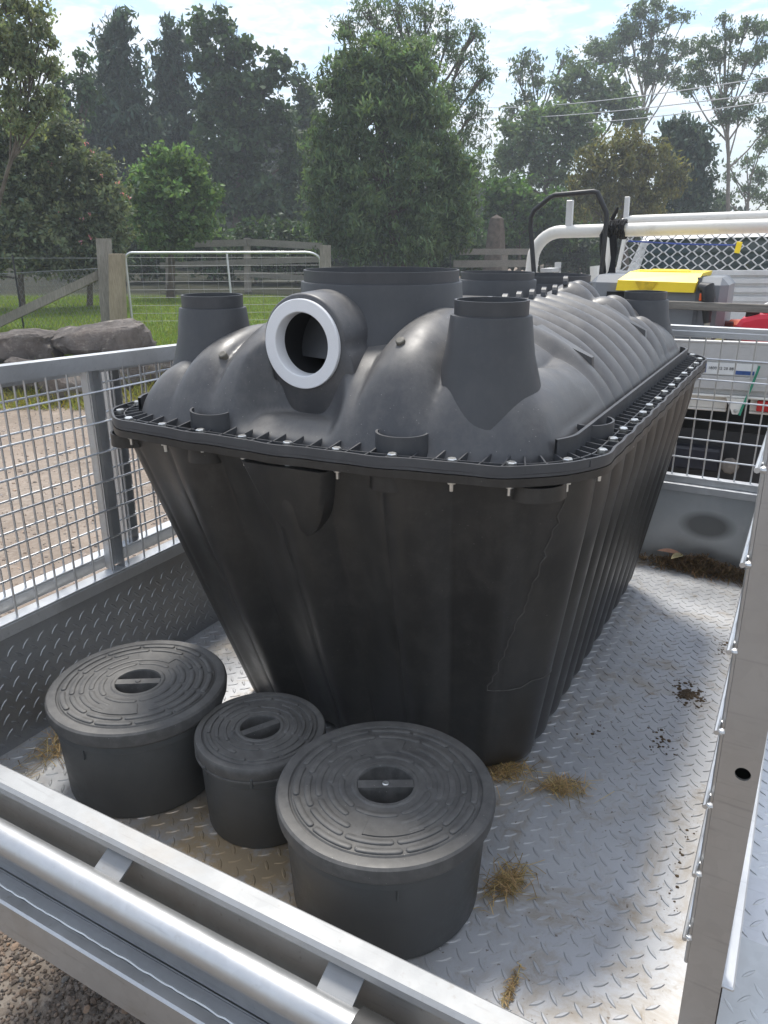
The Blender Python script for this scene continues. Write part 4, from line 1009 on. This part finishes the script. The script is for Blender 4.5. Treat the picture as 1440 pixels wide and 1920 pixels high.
rock('reddish boulder behind the cage mesh near the tank', 215, 700, 8.6, .40, .25, .35, 12, -.05)
rock('dark boulder half hidden behind the cage uprights', 140, 716, 8.45, .36, .2, .35, 15, 0)
rock('small reddish boulder beside the cage uprights', 290, 690, 8.7, .34, .22, .3, 21, 0)
rock('low boulder under the left end of the retaining edge', -40, 715, 8.45, .4, .22, .3, 23, 0)

# ------------------------------------------------------------------ trees
def m_leaf(name, c, trans=.35, rough=.55):
    M = Mat(name); at_ = M.n('ShaderNodeAttribute', attribute_name='leafcol')
    col = M.mix(1.0, at_.outputs[0], c, 'MULTIPLY')
    M.set(col, rough, 0, .35)
    t = M.n('ShaderNodeBsdfTranslucent'); M.l(M.mix(1.0, col, (1.25, 1.35, .75), 'MULTIPLY'), t.inputs[0])
    mx = M.n('ShaderNodeMixShader'); mx.inputs[0].default_value = trans; M.l(M.p.outputs[0], mx.inputs[1]); M.l(t.outputs[0], mx.inputs[2]); M.l(mx.outputs[0], M.o.inputs[0])
    return M.m
LEAF = dict(conifer=m_leaf('foliage_conifer', (.050, .080, .054), .28), dark=m_leaf('foliage_dark', (.055, .090, .040), .35), light=m_leaf('foliage_light', (.125, .195, .070), .38),
            grey=m_leaf('foliage_greygreen', (.15, .175, .105), .38), weep=m_leaf('foliage_weeping', (.115, .165, .080), .45), gum=m_leaf('foliage_gum', (.10, .145, .075), .36), olive=m_leaf('foliage_olive', (.145, .140, .050), .35),
            bright=m_leaf('foliage_bright', (.075, .135, .035), .4), pale=m_leaf('foliage_pale', (.20, .225, .135), .5), pink=m_leaf('petals_pink', (.60, .22, .28), .3))
BARK = simple('bark_brown', (.10, .078, .06), .9, 0, .35, 9, .4); BARKG = simple('bark_gum', (.17, .15, .125), .8, 0, .3, 5, .3)

def leaf_mesh(name, cen, mat, size, asp, mode, bright, parent, kind=None):
    n = len(cen); rg = RNG
    nrm = rg.normal(size=(n, 3)); nrm /= np.linalg.norm(nrm, axis=1)[:, None]
    a = rg.normal(size=(n, 3))
    if mode == 'hang': a[:, 2] -= 1.6
    elif mode == 'up': a[:, 2] += 1.9
    elif mode == 'flat': a[:, 2] *= .4
    a -= nrm*(a*nrm).sum(1)[:, None]; a /= np.linalg.norm(a, axis=1)[:, None]+1e-9
    b = np.cross(nrm, a); L = size*rg.uniform(.6, 1.35, n)[:, None]; Wd = L*asp
    V = np.empty((n, 4, 3)); V[:, 0] = cen-a*L*.5; V[:, 1] = cen+b*Wd*.5-a*L*.05; V[:, 2] = cen+a*L*.5; V[:, 3] = cen-b*Wd*.5-a*L*.05
    me = bpy.data.meshes.new(name); me.vertices.add(4*n); me.vertices.foreach_set('co', V.reshape(-1)); me.loops.add(4*n); me.loops.foreach_set('vertex_index', np.arange(4*n, dtype=np.int32))
    me.polygons.add(n); me.polygons.foreach_set('loop_start', np.arange(0, 4*n, 4, dtype=np.int32)); me.update(calc_edges=True)
    at_ = me.attributes.new('leafcol', 'FLOAT_COLOR', 'FACE'); c = np.ones((n, 4)); k = bright*rg.uniform(.72, 1.3, n); h = rg.normal(0, .08, n)
    c[:, 0] = k*(1+h); c[:, 1] = k; c[:, 2] = k*(1-h); at_.data.foreach_set('color', c.reshape(-1).astype(np.float32))
    me.materials.append(mat); o = link(name, me, parent)
    if kind: o['kind'] = kind
    return o
def crown_points(blobs, d, dens, cl, nl, gap=0.0, depth=1.0, org=None):
    """blobs in photograph pixels at distance d -> leaf centres (m), a brightness per leaf, clump centres"""
    cen = []; br = []; cls = []
    for bl in blobs:
        px, py, rx_, ry_ = bl[:4]; dd = d+(bl[4] if len(bl) > 4 else 0)
        c = at(px, py, dd); w = (c-Vector((0, 0, CH))).dot(cF); s = w/FPX
        A = np.array([rx_*s, rx_*s*depth, ry_*s])*1.06; area = rx_*ry_
        k = max(4, int(area*dens*1.35))
        dv = RNG.normal(size=(k, 3)); dv /= np.linalg.norm(dv, axis=1)[:, None]; fr = RNG.random(k)**.42
        lump = .86+.20*np.sin(dv[:, 0]*6+px)+.16*np.sin(dv[:, 2]*8+py)
        q = dv*fr[:, None]*lump[:, None]*A
        Q = np.array(c)+q[:, :1]*np.array(cR)+q[:, 1:2]*np.array(HD)+q[:, 2:]*np.array([0, 0, 1.])
        cr = cl*s*RNG.uniform(.5, 1.5, k)
        off = RNG.normal(size=(k, nl, 3))*np.array([1, 1, .72])*cr[:, None, None]
        P = (Q[:, None]+off).reshape(-1, 3)
        b = np.repeat(RNG.uniform(.6, 1.45, k), nl)
        cen.append(P); br.append(b); cls.append((np.array(c), Q))
    return np.concatenate(cen), np.concatenate(br), cls
NLEAF = [0]
def tree(name, label, base_px, d, blobs, leaf, size, dens, cl=7, nl=26, asp=.5, mode='', bark=None, trunk=.14, limbs=1, depth=.9, cat='tree', group='trees behind the paddock', twig=0, nbr=3, base_d=0):
    b = on(base_px, d+base_d)
    t = thing(name, label, cat, b, group); bark = bark or BARK; o = np.array(b)
    cen, br, cls = crown_points(blobs, d, dens, cl, nl, depth=depth); NLEAF[0] += len(cen)
    leaf_mesh('crown', cen-o, LEAF[leaf], size, asp, mode, br, t)
    mb = MB(); top = max((c for c, _ in cls), key=lambda c: c[2]); ctr = np.mean([c for c, _ in cls], axis=0)
    hgt = top[2]-o[2]
    def P(k): # trunk line wanders to the crown centre and then to the top
        h = o[2]+hgt*k; f = min(1, k*1.4); xy = o[:2]*(1-f)+(ctr[:2]*(1-max(0, k-.5)*2*.8)+top[:2]*max(0, k-.5)*2*.8)*f
        return Vector((xy[0]+.04*math.sin(k*9+b.x), xy[1]+.04*math.cos(k*7), h))
    pts = [P(k)-b for k in np.linspace(0, .98, 10)]; pts[0].z -= .15
    mb.tube(pts, [trunk*(1.25 if k == 0 else 1-.88*k) for k in np.linspace(0, 1, 10)], 10)
    mb.obj('trunk', bark, t, ang=80)
    if limbs:
        lb = MB()
        for c, Q in cls:
            hz = np.clip((c[2]-o[2])/hgt*.72, .12, .85); st = P(hz)-b; en = Vector(c)-b
            mid = st.lerp(en, .5)+Vector((0, 0, -.06*(en-st).length))
            if (en-st).length > .2: lb.tube([st, mid, en], [trunk*.42*(1-hz*.4), trunk*.28, trunk*.10], 6)
            for qi in RNG.choice(len(Q), min(nbr, len(Q)), replace=False):
                e2 = Vector(Q[qi])-b; m2 = en.lerp(e2, .5)+Vector((0, 0, .04)); s2 = mid.lerp(en, random.uniform(.3, 1))
                lb.tube([s2, m2, e2], [trunk*.17, trunk*.10, trunk*.035], 4, False)
        lb.obj('limbs', bark, t, ang=80)
    return t
# far belt of woodland that reads as one mass
bel = []
for px in range(-260, 1420, 38): bel.append((px+random.uniform(-12, 12), random.uniform(385, 425) if px < 1250 else random.uniform(400, 425), 46, random.uniform(42, 75) if px < 1180 else 30, random.uniform(-4, 4)))
for px in range(-300, 1330, 34): bel.append((px, random.uniform(455, 475), 40, 34, random.uniform(-22, -16)))
for px in range(380, 640, 40): bel.append((px, random.uniform(280, 340), 44, 70))
cen, br, _ = crown_points(bel, 52, .012, 9, 30); belt = leaf_mesh('woodland', cen, LEAF['dark'], .36, .6, '', br*.75, None, 'stuff'); belt['label'] = 'dark woodland closing the view behind the fence and trees'; belt['category'] = 'woodland'

tree('conifer', 'dark pointed conifer rising tallest at upper left', 222, 33, [(222, 42, 17, 34), (217, 95, 40, 40), (222, 150, 46, 46), (205, 205, 62, 55), (245, 240, 70, 60), (190, 270, 60, 60), (230, 330, 85, 70), (215, 400, 90, 60)], 'conifer', .34, .022, 8, 22, .34, 'up', trunk=.22, depth=.8)
tree('conifer', 'second dark conifer with ragged tip, right of the tallest one', 322, 35, [(325, 62, 22, 30), (322, 105, 36, 40), (318, 160, 45, 50), (330, 220, 60, 55), (330, 290, 70, 70), (335, 380, 80, 70)], 'conifer', .34, .022, 8, 22, .34, 'up', trunk=.2, depth=.8)
tree('broadleaf_tree', 'tall dark broadleaf tree with twin tufted tops beside the conifers', 440, 32, [(380, 52, 20, 30), (415, 50, 17, 30), (395, 110, 38, 40), (450, 95, 36, 34), (430, 160, 62, 46), (490, 150, 34, 40), (520, 122, 28, 22), (405, 215, 56, 46), (470, 225, 58, 46), (520, 215, 30, 50), (440, 290, 80, 48), (480, 370, 75, 60), (545, 300, 30, 80), (400, 360, 60, 60), (540, 420, 34, 60)], 'dark', .24, .020, 7, 24, .55, trunk=.22)
tree('broadleaf_tree', 'thin dark tree between the pale branches and the tallest conifer', 150, 27, [(155, 112, 14, 16), (148, 150, 24, 26), (120, 170, 20, 26), (165, 180, 16, 26), (130, 215, 34, 30), (110, 260, 36, 34)], 'dark', .20, .020, 7, 20, .5, trunk=.12)
tree('broadleaf_tree', 'pale leafy tree with thin open branches in the top left corner', -60, 13, [(10, 10, 46, 34), (60, 20, 40, 26), (20, 70, 52, 36), (75, 60, 32, 22), (95, 75, 14, 14), (10, 120, 46, 34), (60, 130, 38, 30), (20, 180, 46, 36), (70, 190, 36, 30), (-60, 100, 60, 110), (40, 100, 50, 40), (95, 120, 24, 26), (45, 225, 56, 34), (100, 180, 24, 24)], 'pale', .085, .022, 7, 17, .45, 'hang', trunk=.05, nbr=10)
tree('shrub', 'grey green leafy shrub mass at the left edge beneath the pale branches', 40, 15.5, [(40, 260, 66, 50), (-20, 300, 70, 90), (90, 300, 60, 56), (30, 350, 80, 70), (60, 420, 80, 60), (-30, 440, 80, 60), (110, 240, 34, 30), (30, 485, 70, 34), (-50, 500, 70, 36), (100, 490, 50, 30)], 'grey', .10, .028, 7, 24, .5, trunk=.06, cat='shrub', group='shrubs by the fence')
cam_t = tree('shrub', 'dark camellia shrub dotted with small pink flowers', 165, 16, [(160, 320, 56, 46), (185, 370, 56, 50), (165, 430, 66, 50), (130, 380, 50, 60), (205, 430, 40, 46), (180, 480, 50, 30), (140, 500, 50, 24), (205, 505, 30, 20)], 'grey', .10, .030, 7, 24, .5, trunk=.06, cat='shrub', group='shrubs by the fence')
fl_c = []
for px, py in ((162, 270), (170, 284), (95, 308), (191, 327), (222, 342), (232, 365), (241, 371), (168, 402), (154, 410), (169, 446), (151, 454), (181, 450), (110, 395)): 
    c = at(px, py, 15.2); fl_c += [np.array(c)+RNG.normal(size=3)*.02 for _ in range(7)]
leaf_mesh('flowers', np.array(fl_c)-np.array(cam_t.location), LEAF['pink'], .034, .8, '', 1.0, cam_t)
tree('broadleaf_tree', 'small round topped light green tree behind the gate', 318, 18.5, [(318, 300, 40, 32), (285, 330, 44, 34), (350, 330, 40, 34), (320, 360, 70, 46), (262, 375, 34, 36), (385, 370, 28, 34), (300, 420, 66, 40), (365, 420, 50, 40), (320, 455, 56, 20)], 'light', .12, .032, 6, 26, .5, trunk=.10, cat='tree')
tree('weeping_tree', 'large drooping soft green tree filling the middle of the view', 760, 21, [(690, 120, 72, 60), (640, 165, 46, 56), (760, 140, 70, 60), (700, 210, 100, 60), (620, 260, 44, 60), (790, 220, 72, 66), (660, 300, 84, 66), (610, 350, 44, 56), (780, 310, 100, 70), (700, 390, 110, 66), (850, 330, 46, 70), (610, 420, 40, 36), (820, 410, 80, 60), (660, 450, 70, 44), (760, 470, 100, 36), (860, 430, 44, 46)], 'weep', .17, .028, 7, 28, .28, 'hang', trunk=.22)
tree('gum_tree', 'tall airy gum showing sky through its crown above the drooping tree', 800, 27, [(690, 20, 40, 30), (650, 50, 30, 26), (740, 15, 46, 26), (800, 25, 46, 28), (720, 65, 50, 28), (780, 70, 50, 30), (840, 70, 36, 34), (890, 60, 24, 26), (870, 110, 44, 34), (900, 150, 26, 40), (850, 170, 46, 40), (890, 210, 30, 34), (870, 260, 50, 44), (880, 320, 40, 50), (800, 120, 50, 30)], 'gum', .15, .019, 7, 19, .3, 'hang', BARK, .16, nbr=9)
tree('shrub', 'bright green bushy shrub behind the right hand fence rails', 975, 30, [(960, 365, 34, 34), (990, 400, 40, 44), (930, 400, 30, 40), (1030, 400, 40, 46), (950, 440, 44, 28), (1060, 430, 36, 34), (925, 350, 20, 30)], 'bright', .20, .024, 7, 24, .55, trunk=.08, cat='shrub', group='shrubs by the fence')
tree('broadleaf_tree', 'mixed grey green tree right of the drooping tree, below the power lines', 1030, 38, [(1010, 225, 46, 34), (960, 250, 34, 34), (1060, 215, 46, 30), (1000, 280, 56, 44), (1070, 270, 50, 44), (950, 310, 34, 40), (1030, 330, 60, 40), (1090, 235, 40, 30)], 'weep', .26, .022, 7, 22, .45, trunk=.18, nbr=6)
tree('gum_tree', 'small open crowned gum standing left of the tall clumped gum', 1000, 46, [(995, 115, 28, 26), (970, 140, 18, 24), (1010, 150, 22, 24), (1055, 110, 24, 14), (985, 180, 30, 18), (960, 205, 22, 18)], 'gum', .24, .022, 6, 18, .4, 'hang', BARK, .14, nbr=8)
tree('broadleaf_tree', 'dense domed green tree in front of the tall clumped gum', 1110, 44, [(1090, 140, 50, 24), (1060, 165, 36, 24), (1130, 165, 46, 30), (1110, 195, 60, 26), (1170, 190, 30, 34), (1180, 225, 36, 30)], 'gum', .26, .024, 6, 24, .5, trunk=.2)
tree('gum_tree', 'tallest gum at right with rounded leaf clumps on bare pale limbs', 1195, 50, [(1235, 8, 18, 13), (1200, 22, 26, 18), (1260, 28, 18, 14), (1285, 32, 12, 9), (1180, 52, 28, 16), (1222, 48, 20, 20), (1160, 80, 28, 20), (1115, 90, 26, 18), (1130, 105, 34, 16), (1215, 88, 18, 14), (1250, 80, 18, 12), (1185, 65, 24, 14), (1165, 118, 28, 14), (1205, 125, 26, 14), (1245, 115, 26, 18), (1285, 90, 24, 16), (1230, 145, 26, 18), (1265, 145, 20, 14)], 'gum', .20, .060, 4.2, 22, .42, '', BARKG, .15, nbr=4)
tree('gum_tree', 'spreading gum at the right edge with sparse crown and slanting limbs', 1370, 40, [(1360, 38, 16, 9), (1400, 45, 22, 12), (1370, 70, 26, 14), (1430, 55, 22, 20), (1330, 80, 24, 16), (1345, 105, 30, 16), (1400, 112, 36, 14), (1310, 120, 30, 18), (1430, 95, 24, 16), (1320, 150, 26, 16), (1290, 165, 24, 16), (1375, 150, 26, 14), (1430, 160, 34, 20), (1350, 190, 20, 18), (1390, 210, 40, 20), (1360, 225, 28, 14), (1440, 235, 26, 18)], 'gum', .17, .052, 4.8, 20, .4, 'hang', BARKG, .13, nbr=6)
tree('gum_tree', 'slim pale trunked gum low at the right edge above the ute', 1408, 46, [(1430, 270, 24, 20), (1400, 300, 16, 14), (1375, 330, 18, 10), (1430, 330, 22, 22), (1395, 355, 26, 12), (1440, 370, 30, 18), (1360, 370, 18, 10), (1365, 310, 14, 8)], 'gum', .22, .034, 5, 18, .4, 'hang', BARKG, .14, nbr=5)
tree('broadleaf_tree', 'olive brown feathery tree right of centre behind the ute rack', 1175, 28, [(1170, 270, 50, 26), (1120, 300, 46, 34), (1220, 290, 46, 34), (1170, 320, 70, 40), (1095, 345, 36, 30), (1255, 330, 32, 34), (1140, 360, 66, 30), (1220, 360, 60, 30), (1110, 390, 50, 24), (1200, 400, 60, 24)], 'olive', .18, .026, 6, 26, .35, 'hang', trunk=.12, nbr=6)
tree('conifer', 'dark green columnar conifer right of the olive tree', 1300, 33, [(1270, 238, 26, 18), (1300, 260, 34, 26), (1260, 280, 30, 34), (1305, 300, 38, 40), (1280, 340, 50, 40), (1315, 355, 26, 36), (1290, 390, 50, 26)], 'conifer', .26, .030, 7, 24, .4, 'up', trunk=.16, depth=.8)
tree('broadleaf_tree', 'shadowy tree between the broad dark tree and the drooping tree', 570, 36, [(575, 190, 26, 40), (560, 150, 16, 20), (585, 250, 30, 46), (575, 320, 34, 60), (565, 400, 34, 50)], 'dark', .26, .020, 7, 22, .5, trunk=.16)
for k, (px, dd, lab) in enumerate(((265, 24, 'dark understory bush behind the rail fence, left of the round tree'), (400, 24.5, 'dark understory bush behind the rail fence, right of the round tree'), (480, 23.5, 'dark understory bush behind the rail post seen over the gate'), (555, 24, 'dark understory bush behind the pale gate post'), (860, 27, 'dark understory bush under the right side of the drooping tree'), (1085, 33, 'dark understory bush behind the ute rack legs'))):
    tree('understory_bush', lab, px, dd, [(px-34, 470, 36, 34), (px+30, 465, 38, 38), (px, 490, 50, 26), (px-10, 440, 40, 30), (px+10, 505, 56, 16)], 'dark', .16, .024, 7, 24, .5, trunk=.05, cat='bush', group='understory bushes')
# weathered stump between fence and shrubs
sb = on(925, 26); stp = MB(); ht = at(925, 402, 26).z-sb.z
stp.lathe([(.52, -.1), (.42, ht*.15), (.33, ht*.45), (.26, ht*.8), (.20, ht*.95), (.0005, ht)], (0, 0, 0), 18); stp.v = [(x*(1+.10*math.sin(5*math.atan2(y, x))), y, z+.0) for x, y, z in stp.v]
so_ = stp.obj('tree_stump', BARK, None, loc=sb); so_['label'] = 'tall brown broken tree stump behind the right fence rail'; so_['category'] = 'stump'

# power lines
for k, (p0, p1, lab) in enumerate((((930, 202), (1470, 140), 'highest of the three power lines crossing the right hand gums'), ((900, 222), (1470, 170), 'middle power line of the three crossing the right hand gums'), ((1000, 232), (1470, 186), 'lowest of the three power lines crossing the right hand gums'))):
    a, b = at(p0[0], p0[1], 46), at(p1[0], p1[1], 22); c = (a+b)/2
    pts = [a.lerp(b, t)-Vector((0, 0, .5*4*t*(1-t)*.35))-c for t in np.linspace(-.25, 1.25, 16)]
    o = MB().tube(pts, .016, 5).obj('power_line', simple('cable_grey', (.45, .45, .46), .5), None, loc=c); o['label'] = lab; o['category'] = 'power line'; o['group'] = 'power lines'

# ------------------------------------------------------------------ grass, weeds, gravel
def blades(name, pts, h, w, mat, bright, spread=.35, kind='stuff', parent=None):
    n = len(pts); a = RNG.random(n)*2*PI; hh = h*RNG.uniform(.5, 1.4, n)
    V = np.empty((n, 3, 3)); V[:, 0] = pts+np.stack([np.cos(a), np.sin(a), 0*a], 1)*w; V[:, 1] = pts-np.stack([np.cos(a), np.sin(a), 0*a], 1)*w
    V[:, 2] = pts+np.concatenate([RNG.normal(size=(n, 2))*spread*hh[:, None], hh[:, None]], 1)
    me = bpy.data.meshes.new(name); me.vertices.add(3*n); me.vertices.foreach_set('co', V.reshape(-1)); me.loops.add(3*n); me.loops.foreach_set('vertex_index', np.arange(3*n, dtype=np.int32))
    me.polygons.add(n); me.polygons.foreach_set('loop_start', np.arange(0, 3*n, 3, dtype=np.int32)); me.update(calc_edges=True)
    at_ = me.attributes.new('leafcol', 'FLOAT_COLOR', 'FACE'); c = np.ones((n, 4)); k = bright*RNG.uniform(.7, 1.3, n); hq = RNG.normal(0, .15, n); c[:, 0] = k*(1+hq); c[:, 1] = k; c[:, 2] = k*(1-hq); at_.data.foreach_set('color', c.reshape(-1).astype(np.float32))
    me.materials.append(mat); return link(name, me, parent, **({'kind': kind} if kind else {}))
def scat(n, a0, a1, d0, d1, cond=None):
    d = RNG.uniform(d0, d1, n); a = RNG.uniform(a0, a1, n)*d
    x = HD.x*d+cR.x*a; y = HD.y*d+cR.y*a; return np.stack([x, y, ground_z(x, y)], 1)
LG = m_leaf('lawn_blades', (.17, .225, .045), .45); DRY = m_leaf('dry_grass', (.44, .34, .17), .3)
o = blades('lawn_grass', scat(60000, -.60, .02, 8.7, 19), .055, .007, LG, np.ones(60000)); o['label'] = 'short green lawn beyond the gate'; o['category'] = 'grass'
pw_ = scat(5000, -.62, -.18, 7.9, 8.9); o = blades('weeds', pw_, .16, .006, m_leaf('weed_yellow', (.30, .29, .06), .4), np.ones(5000), .6); o['label'] = 'yellowish weeds growing along the foot of the boulders'; o['category'] = 'weeds'
# loose gravel near the tail of the trailer
def stones(name, n, cond_pts, smin, smax, mat):
    t = (1+5**.5)/2; ico = np.array([(-1, t, 0), (1, t, 0), (-1, -t, 0), (1, -t, 0), (0, -1, t), (0, 1, t), (0, -1, -t), (0, 1, -t), (t, 0, -1), (t, 0, 1), (-t, 0, -1), (-t, 0, 1)])/1.9
    IF = np.array([(0, 11, 5), (0, 5, 1), (0, 1, 7), (0, 7, 10), (0, 10, 11), (1, 5, 9), (5, 11, 4), (11, 10, 2), (10, 7, 6), (7, 1, 8), (3, 9, 4), (3, 4, 2), (3, 2, 6), (3, 6, 8), (3, 8, 9), (4, 9, 5), (2, 4, 11), (6, 2, 10), (8, 6, 7), (9, 8, 1)])
    s = RNG.uniform(smin, smax, n)*(1+RNG.random(n)**6*1.5)
    V = cond_pts[:, None]+(ico[None]*(1+RNG.normal(0, .16, (n, 12, 3))))*s[:, None, None]*np.stack([RNG.uniform(.7, 1.3, n), RNG.uniform(.7, 1.3, n), RNG.uniform(.5, .9, n)], 1)[:, None]
    F = (IF[None]+(np.arange(n)*12)[:, None, None]).reshape(-1, 3)
    me = bpy.data.meshes.new(name); me.from_pydata(V.reshape(-1, 3).tolist(), [], F.tolist()); at_ = me.attributes.new('leafcol', 'FLOAT_COLOR', 'FACE')
    k = np.repeat(RNG.uniform(.45, 1.7, n), 20); h = np.repeat(RNG.normal(0, .06, n), 20); c = np.stack([k*(1+h), k, k*(1-h), np.ones_like(k)], 1); at_.data.foreach_set('color', c.reshape(-1).astype(np.float32))
    me.materials.append(mat); me.update(); return link(name, me, None, kind='stuff')
Mg = Mat('gravel_stone'); q_ = Mg.n('ShaderNodeAttribute', attribute_name='leafcol'); GRV = Mg.set(Mg.mix(1.0, q_.outputs[0], (.125, .098, .078), 'MULTIPLY'), .9)
Mg2 = Mat('gravel_stone_pale'); q_ = Mg2.n('ShaderNodeAttribute', attribute_name='leafcol'); GRV2 = Mg2.set(Mg2.mix(1.0, q_.outputs[0], (.25, .20, .165), 'MULTIPLY'), .9)
n = 16000; gpnts = np.stack([RNG.uniform(-1.95, -.5, n), RNG.uniform(.25, 1.15, n), np.full(n, GZ+.002)], 1)
o = stones('gravel', n, gpnts, .0022, .0052, GRV); o['label'] = 'loose brown gravel on the ground by the trailer tail'; o['category'] = 'gravel'
gp2 = scat(3500, -.62, -.15, 2.6, 8.0); o = stones('scattered_gravel', 3500, gp2, .003, .009, GRV2); o['label'] = 'pale gravel scattered over the driveway beyond the cage'; o['category'] = 'gravel'

# ------------------------------------------------------------------ dry grass and dirt on the trailer floor
def straw(label, c, rx_, ry_, n, h=.02, L=.055, ang=0, mat=None, name='dry_grass_clump', bw=.0008):
    t = link(name, None, None, (c[0], c[1], .001)); t['label'] = label; t['category'] = 'dry grass'; t['group'] = 'dry grass on the trailer floor'
    mb = MB(); V = []; F = []; cols = []
    for i in range(n):
        r = abs(random.gauss(0, .5)); a = random.random()*2*PI; x, y = r*rx_*math.cos(a), r*ry_*math.sin(a)
        x, y = x*math.cos(ang)-y*math.sin(ang), x*math.sin(ang)+y*math.cos(ang)
        z = h*max(.05, 1-r)*random.random(); th = random.random()*2*PI; el = random.gauss(0, .42); l = L*random.uniform(.4, 1.2)
        dv = Vector((math.cos(th)*math.cos(el), math.sin(th)*math.cos(el), math.sin(el)))*l; p = Vector((x, y, z+.0015)); s = dv.cross(Vector((0, 0, 1))).normalized()*bw; u = Vector((0, 0, bw))
        k = len(V); mid = p+Vector((0, 0, random.uniform(0, .006)))
        e0 = p-dv/2; e1 = p+dv/2; e0.z = max(.001, e0.z); e1.z = max(.001, e1.z)
        V += [e0-s, e0+s, mid-s+u, mid+s+u, e1-s*.3, e1+s*.3]; F += [(k, k+1, k+3, k+2), (k+2, k+3, k+5, k+4)]; q = random.uniform(.45, 1.7); cols += [(q, q*random.uniform(.85, 1.02), q*.95, 1)]*2
    mb.v = [tuple(p) for p in V]; mb.f = F; me = mb.mesh('stalks', mat or DRY, False); at_ = me.attributes.new('leafcol', 'FLOAT_COLOR', 'FACE'); at_.data.foreach_set('color', np.array(cols, dtype=np.float32).reshape(-1)); link('stalks', me, t)
    return t
straw('clump of dry grass under the near corner of the tank', (-.46, 1.385), .09, .05, 300, .02, ang=.5)
straw('round clump of dry grass on the floor right of the tank corner', (-.325, 1.40), .065, .04, 210, .012, ang=.5)
straw('dry grass bunch tucked behind the big riser on its right', (-.335, 1.09), .035, .075, 230, .016, ang=-.3)
straw('narrow trail of dry grass on the floor right of the big riser', (-.255, .885), .010, .075, 80, .005, .025, ang=.05)
straw('dry grass swept against the checker wall beside the left riser', (-1.42, 1.02), .06, .20, 600, .04, .06)
DRYB = m_leaf('dry_debris_brown', (.20, .14, .072), .2)
straw('long heap of brown leaf litter along the foot of the front wall', (-.22, 2.795), .27, .055, 2600, .055, .05, mat=DRYB, name='leaf_litter_heap', bw=.0016)
straw('few dry grass stalks near the tailgate at bottom right', (-.19, .80), .03, .02, 60, .008, .03)
for k, (x, y, a) in enumerate(((-.33, 2.79, .3), (-.30, 2.765, 1.2))):
    n = 8; V = []; F = []
    for i in range(n+1):
        t = -1+2*i/n; w = .014*(1-t*t); V += [(t*.05, -w, .012*(1-t*t)), (t*.05, 0, .004*(1-t*t)), (t*.05, w, .012*(1-t*t))]
    F = [(i*3+j, i*3+3+j, i*3+4+j, i*3+1+j) for i in range(n) for j in range(2)]
    o = MB().add(V, F).obj('dead_leaf', simple('dead_leaf_pink' if k == 0 else 'dead_leaf_tan', (.50, .27, .18) if k == 0 else (.42, .36, .2), .7), None, loc=(x, y, .05), rot=None); o.rotation_euler = (.2, .15, a); o['label'] = ('pinkish' if k == 0 else 'tan')+' curled dead leaf lying on the leaf litter'; o['category'] = 'leaf'
DIRT = simple('dark_dirt', (.115, .082, .05), .95, 0, .4, 60)
def dirt(label, c, rx_, ry_, n, smax, ang=0):
    mb = MB()
    for i in range(n):
        r = random.random()**.8; a = random.random()*2*PI; x, y = r*rx_*math.cos(a), r*ry_*math.sin(a); x, y = x*math.cos(ang)-y*math.sin(ang), x*math.sin(ang)+y*math.cos(ang)
        s = smax*random.uniform(.2, 1)*(1.15-r); pr_ = [(.0002, s*.5), (s*.6, s*.42), (s, s*.12), (s*1.05, 0)]
        k = len(mb.v); mb.lathe(pr_, (x, y, .0006), 7); 
        for j in range(k, len(mb.v)): mb.v[j] = (mb.v[j][0]+random.uniform(-.3, .3)*s, mb.v[j][1]+random.uniform(-.3, .3)*s, mb.v[j][2])
    o = mb.obj('dirt_clump', DIRT, None, True, 60, loc=(c[0], c[1], 0)); o['label'] = label; o['category'] = 'dirt'; o['group'] = 'dirt on the trailer floor'; o['kind'] = 'stuff'
dirt('dark brown clods scattered on the floor near the right cage side', (-.135, 1.93), .05, .085, 130, .010, .3)
dirt('sparse dirt crumbs strewn along the middle of the floor', (-.16, 1.70), .07, .12, 70, .005, .2)
dirt('few dirt crumbs on the floor beside the tank corner', (-.31, 1.62), .09, .10, 34, .004)
dirt('dirt crumbs at the far right of the floor near the cage', (-.08, 2.25), .05, .10, 50, .006)
dirt('small red brown crumbs near the bottom right of the floor', (-.085, .90), .02, .012, 14, .005)
dirt('loose crumbs along the foot of the right cage side', (-.06, 1.32), .025, .20, 40, .0045)
print('leaves', NLEAF[0])

# ------------------------------------------------------------------ hazy air added to stand in for lens flare
hz_o = MB().b2((-430, -430, GZ-1.2), (430, 430, 34)).obj('veil', None, None, False, kind='stuff'); hz_o['label'] = 'thin bright haze added to stand in for lens flare'; hz_o['category'] = 'veil'
hm = bpy.data.materials.new('flare_veil'); hm.use_nodes = True; ht_ = hm.node_tree; ht_.nodes.clear()
vo = ht_.nodes.new('ShaderNodeVolumePrincipled'); vo.inputs['Color'].default_value = (.86, .92, .97, 1); vo.inputs['Density'].default_value = .0032
ho = ht_.nodes.new('ShaderNodeOutputMaterial'); ht_.links.new(vo.outputs[0], ho.inputs['Volume']); hz_o.data.materials.append(hm)
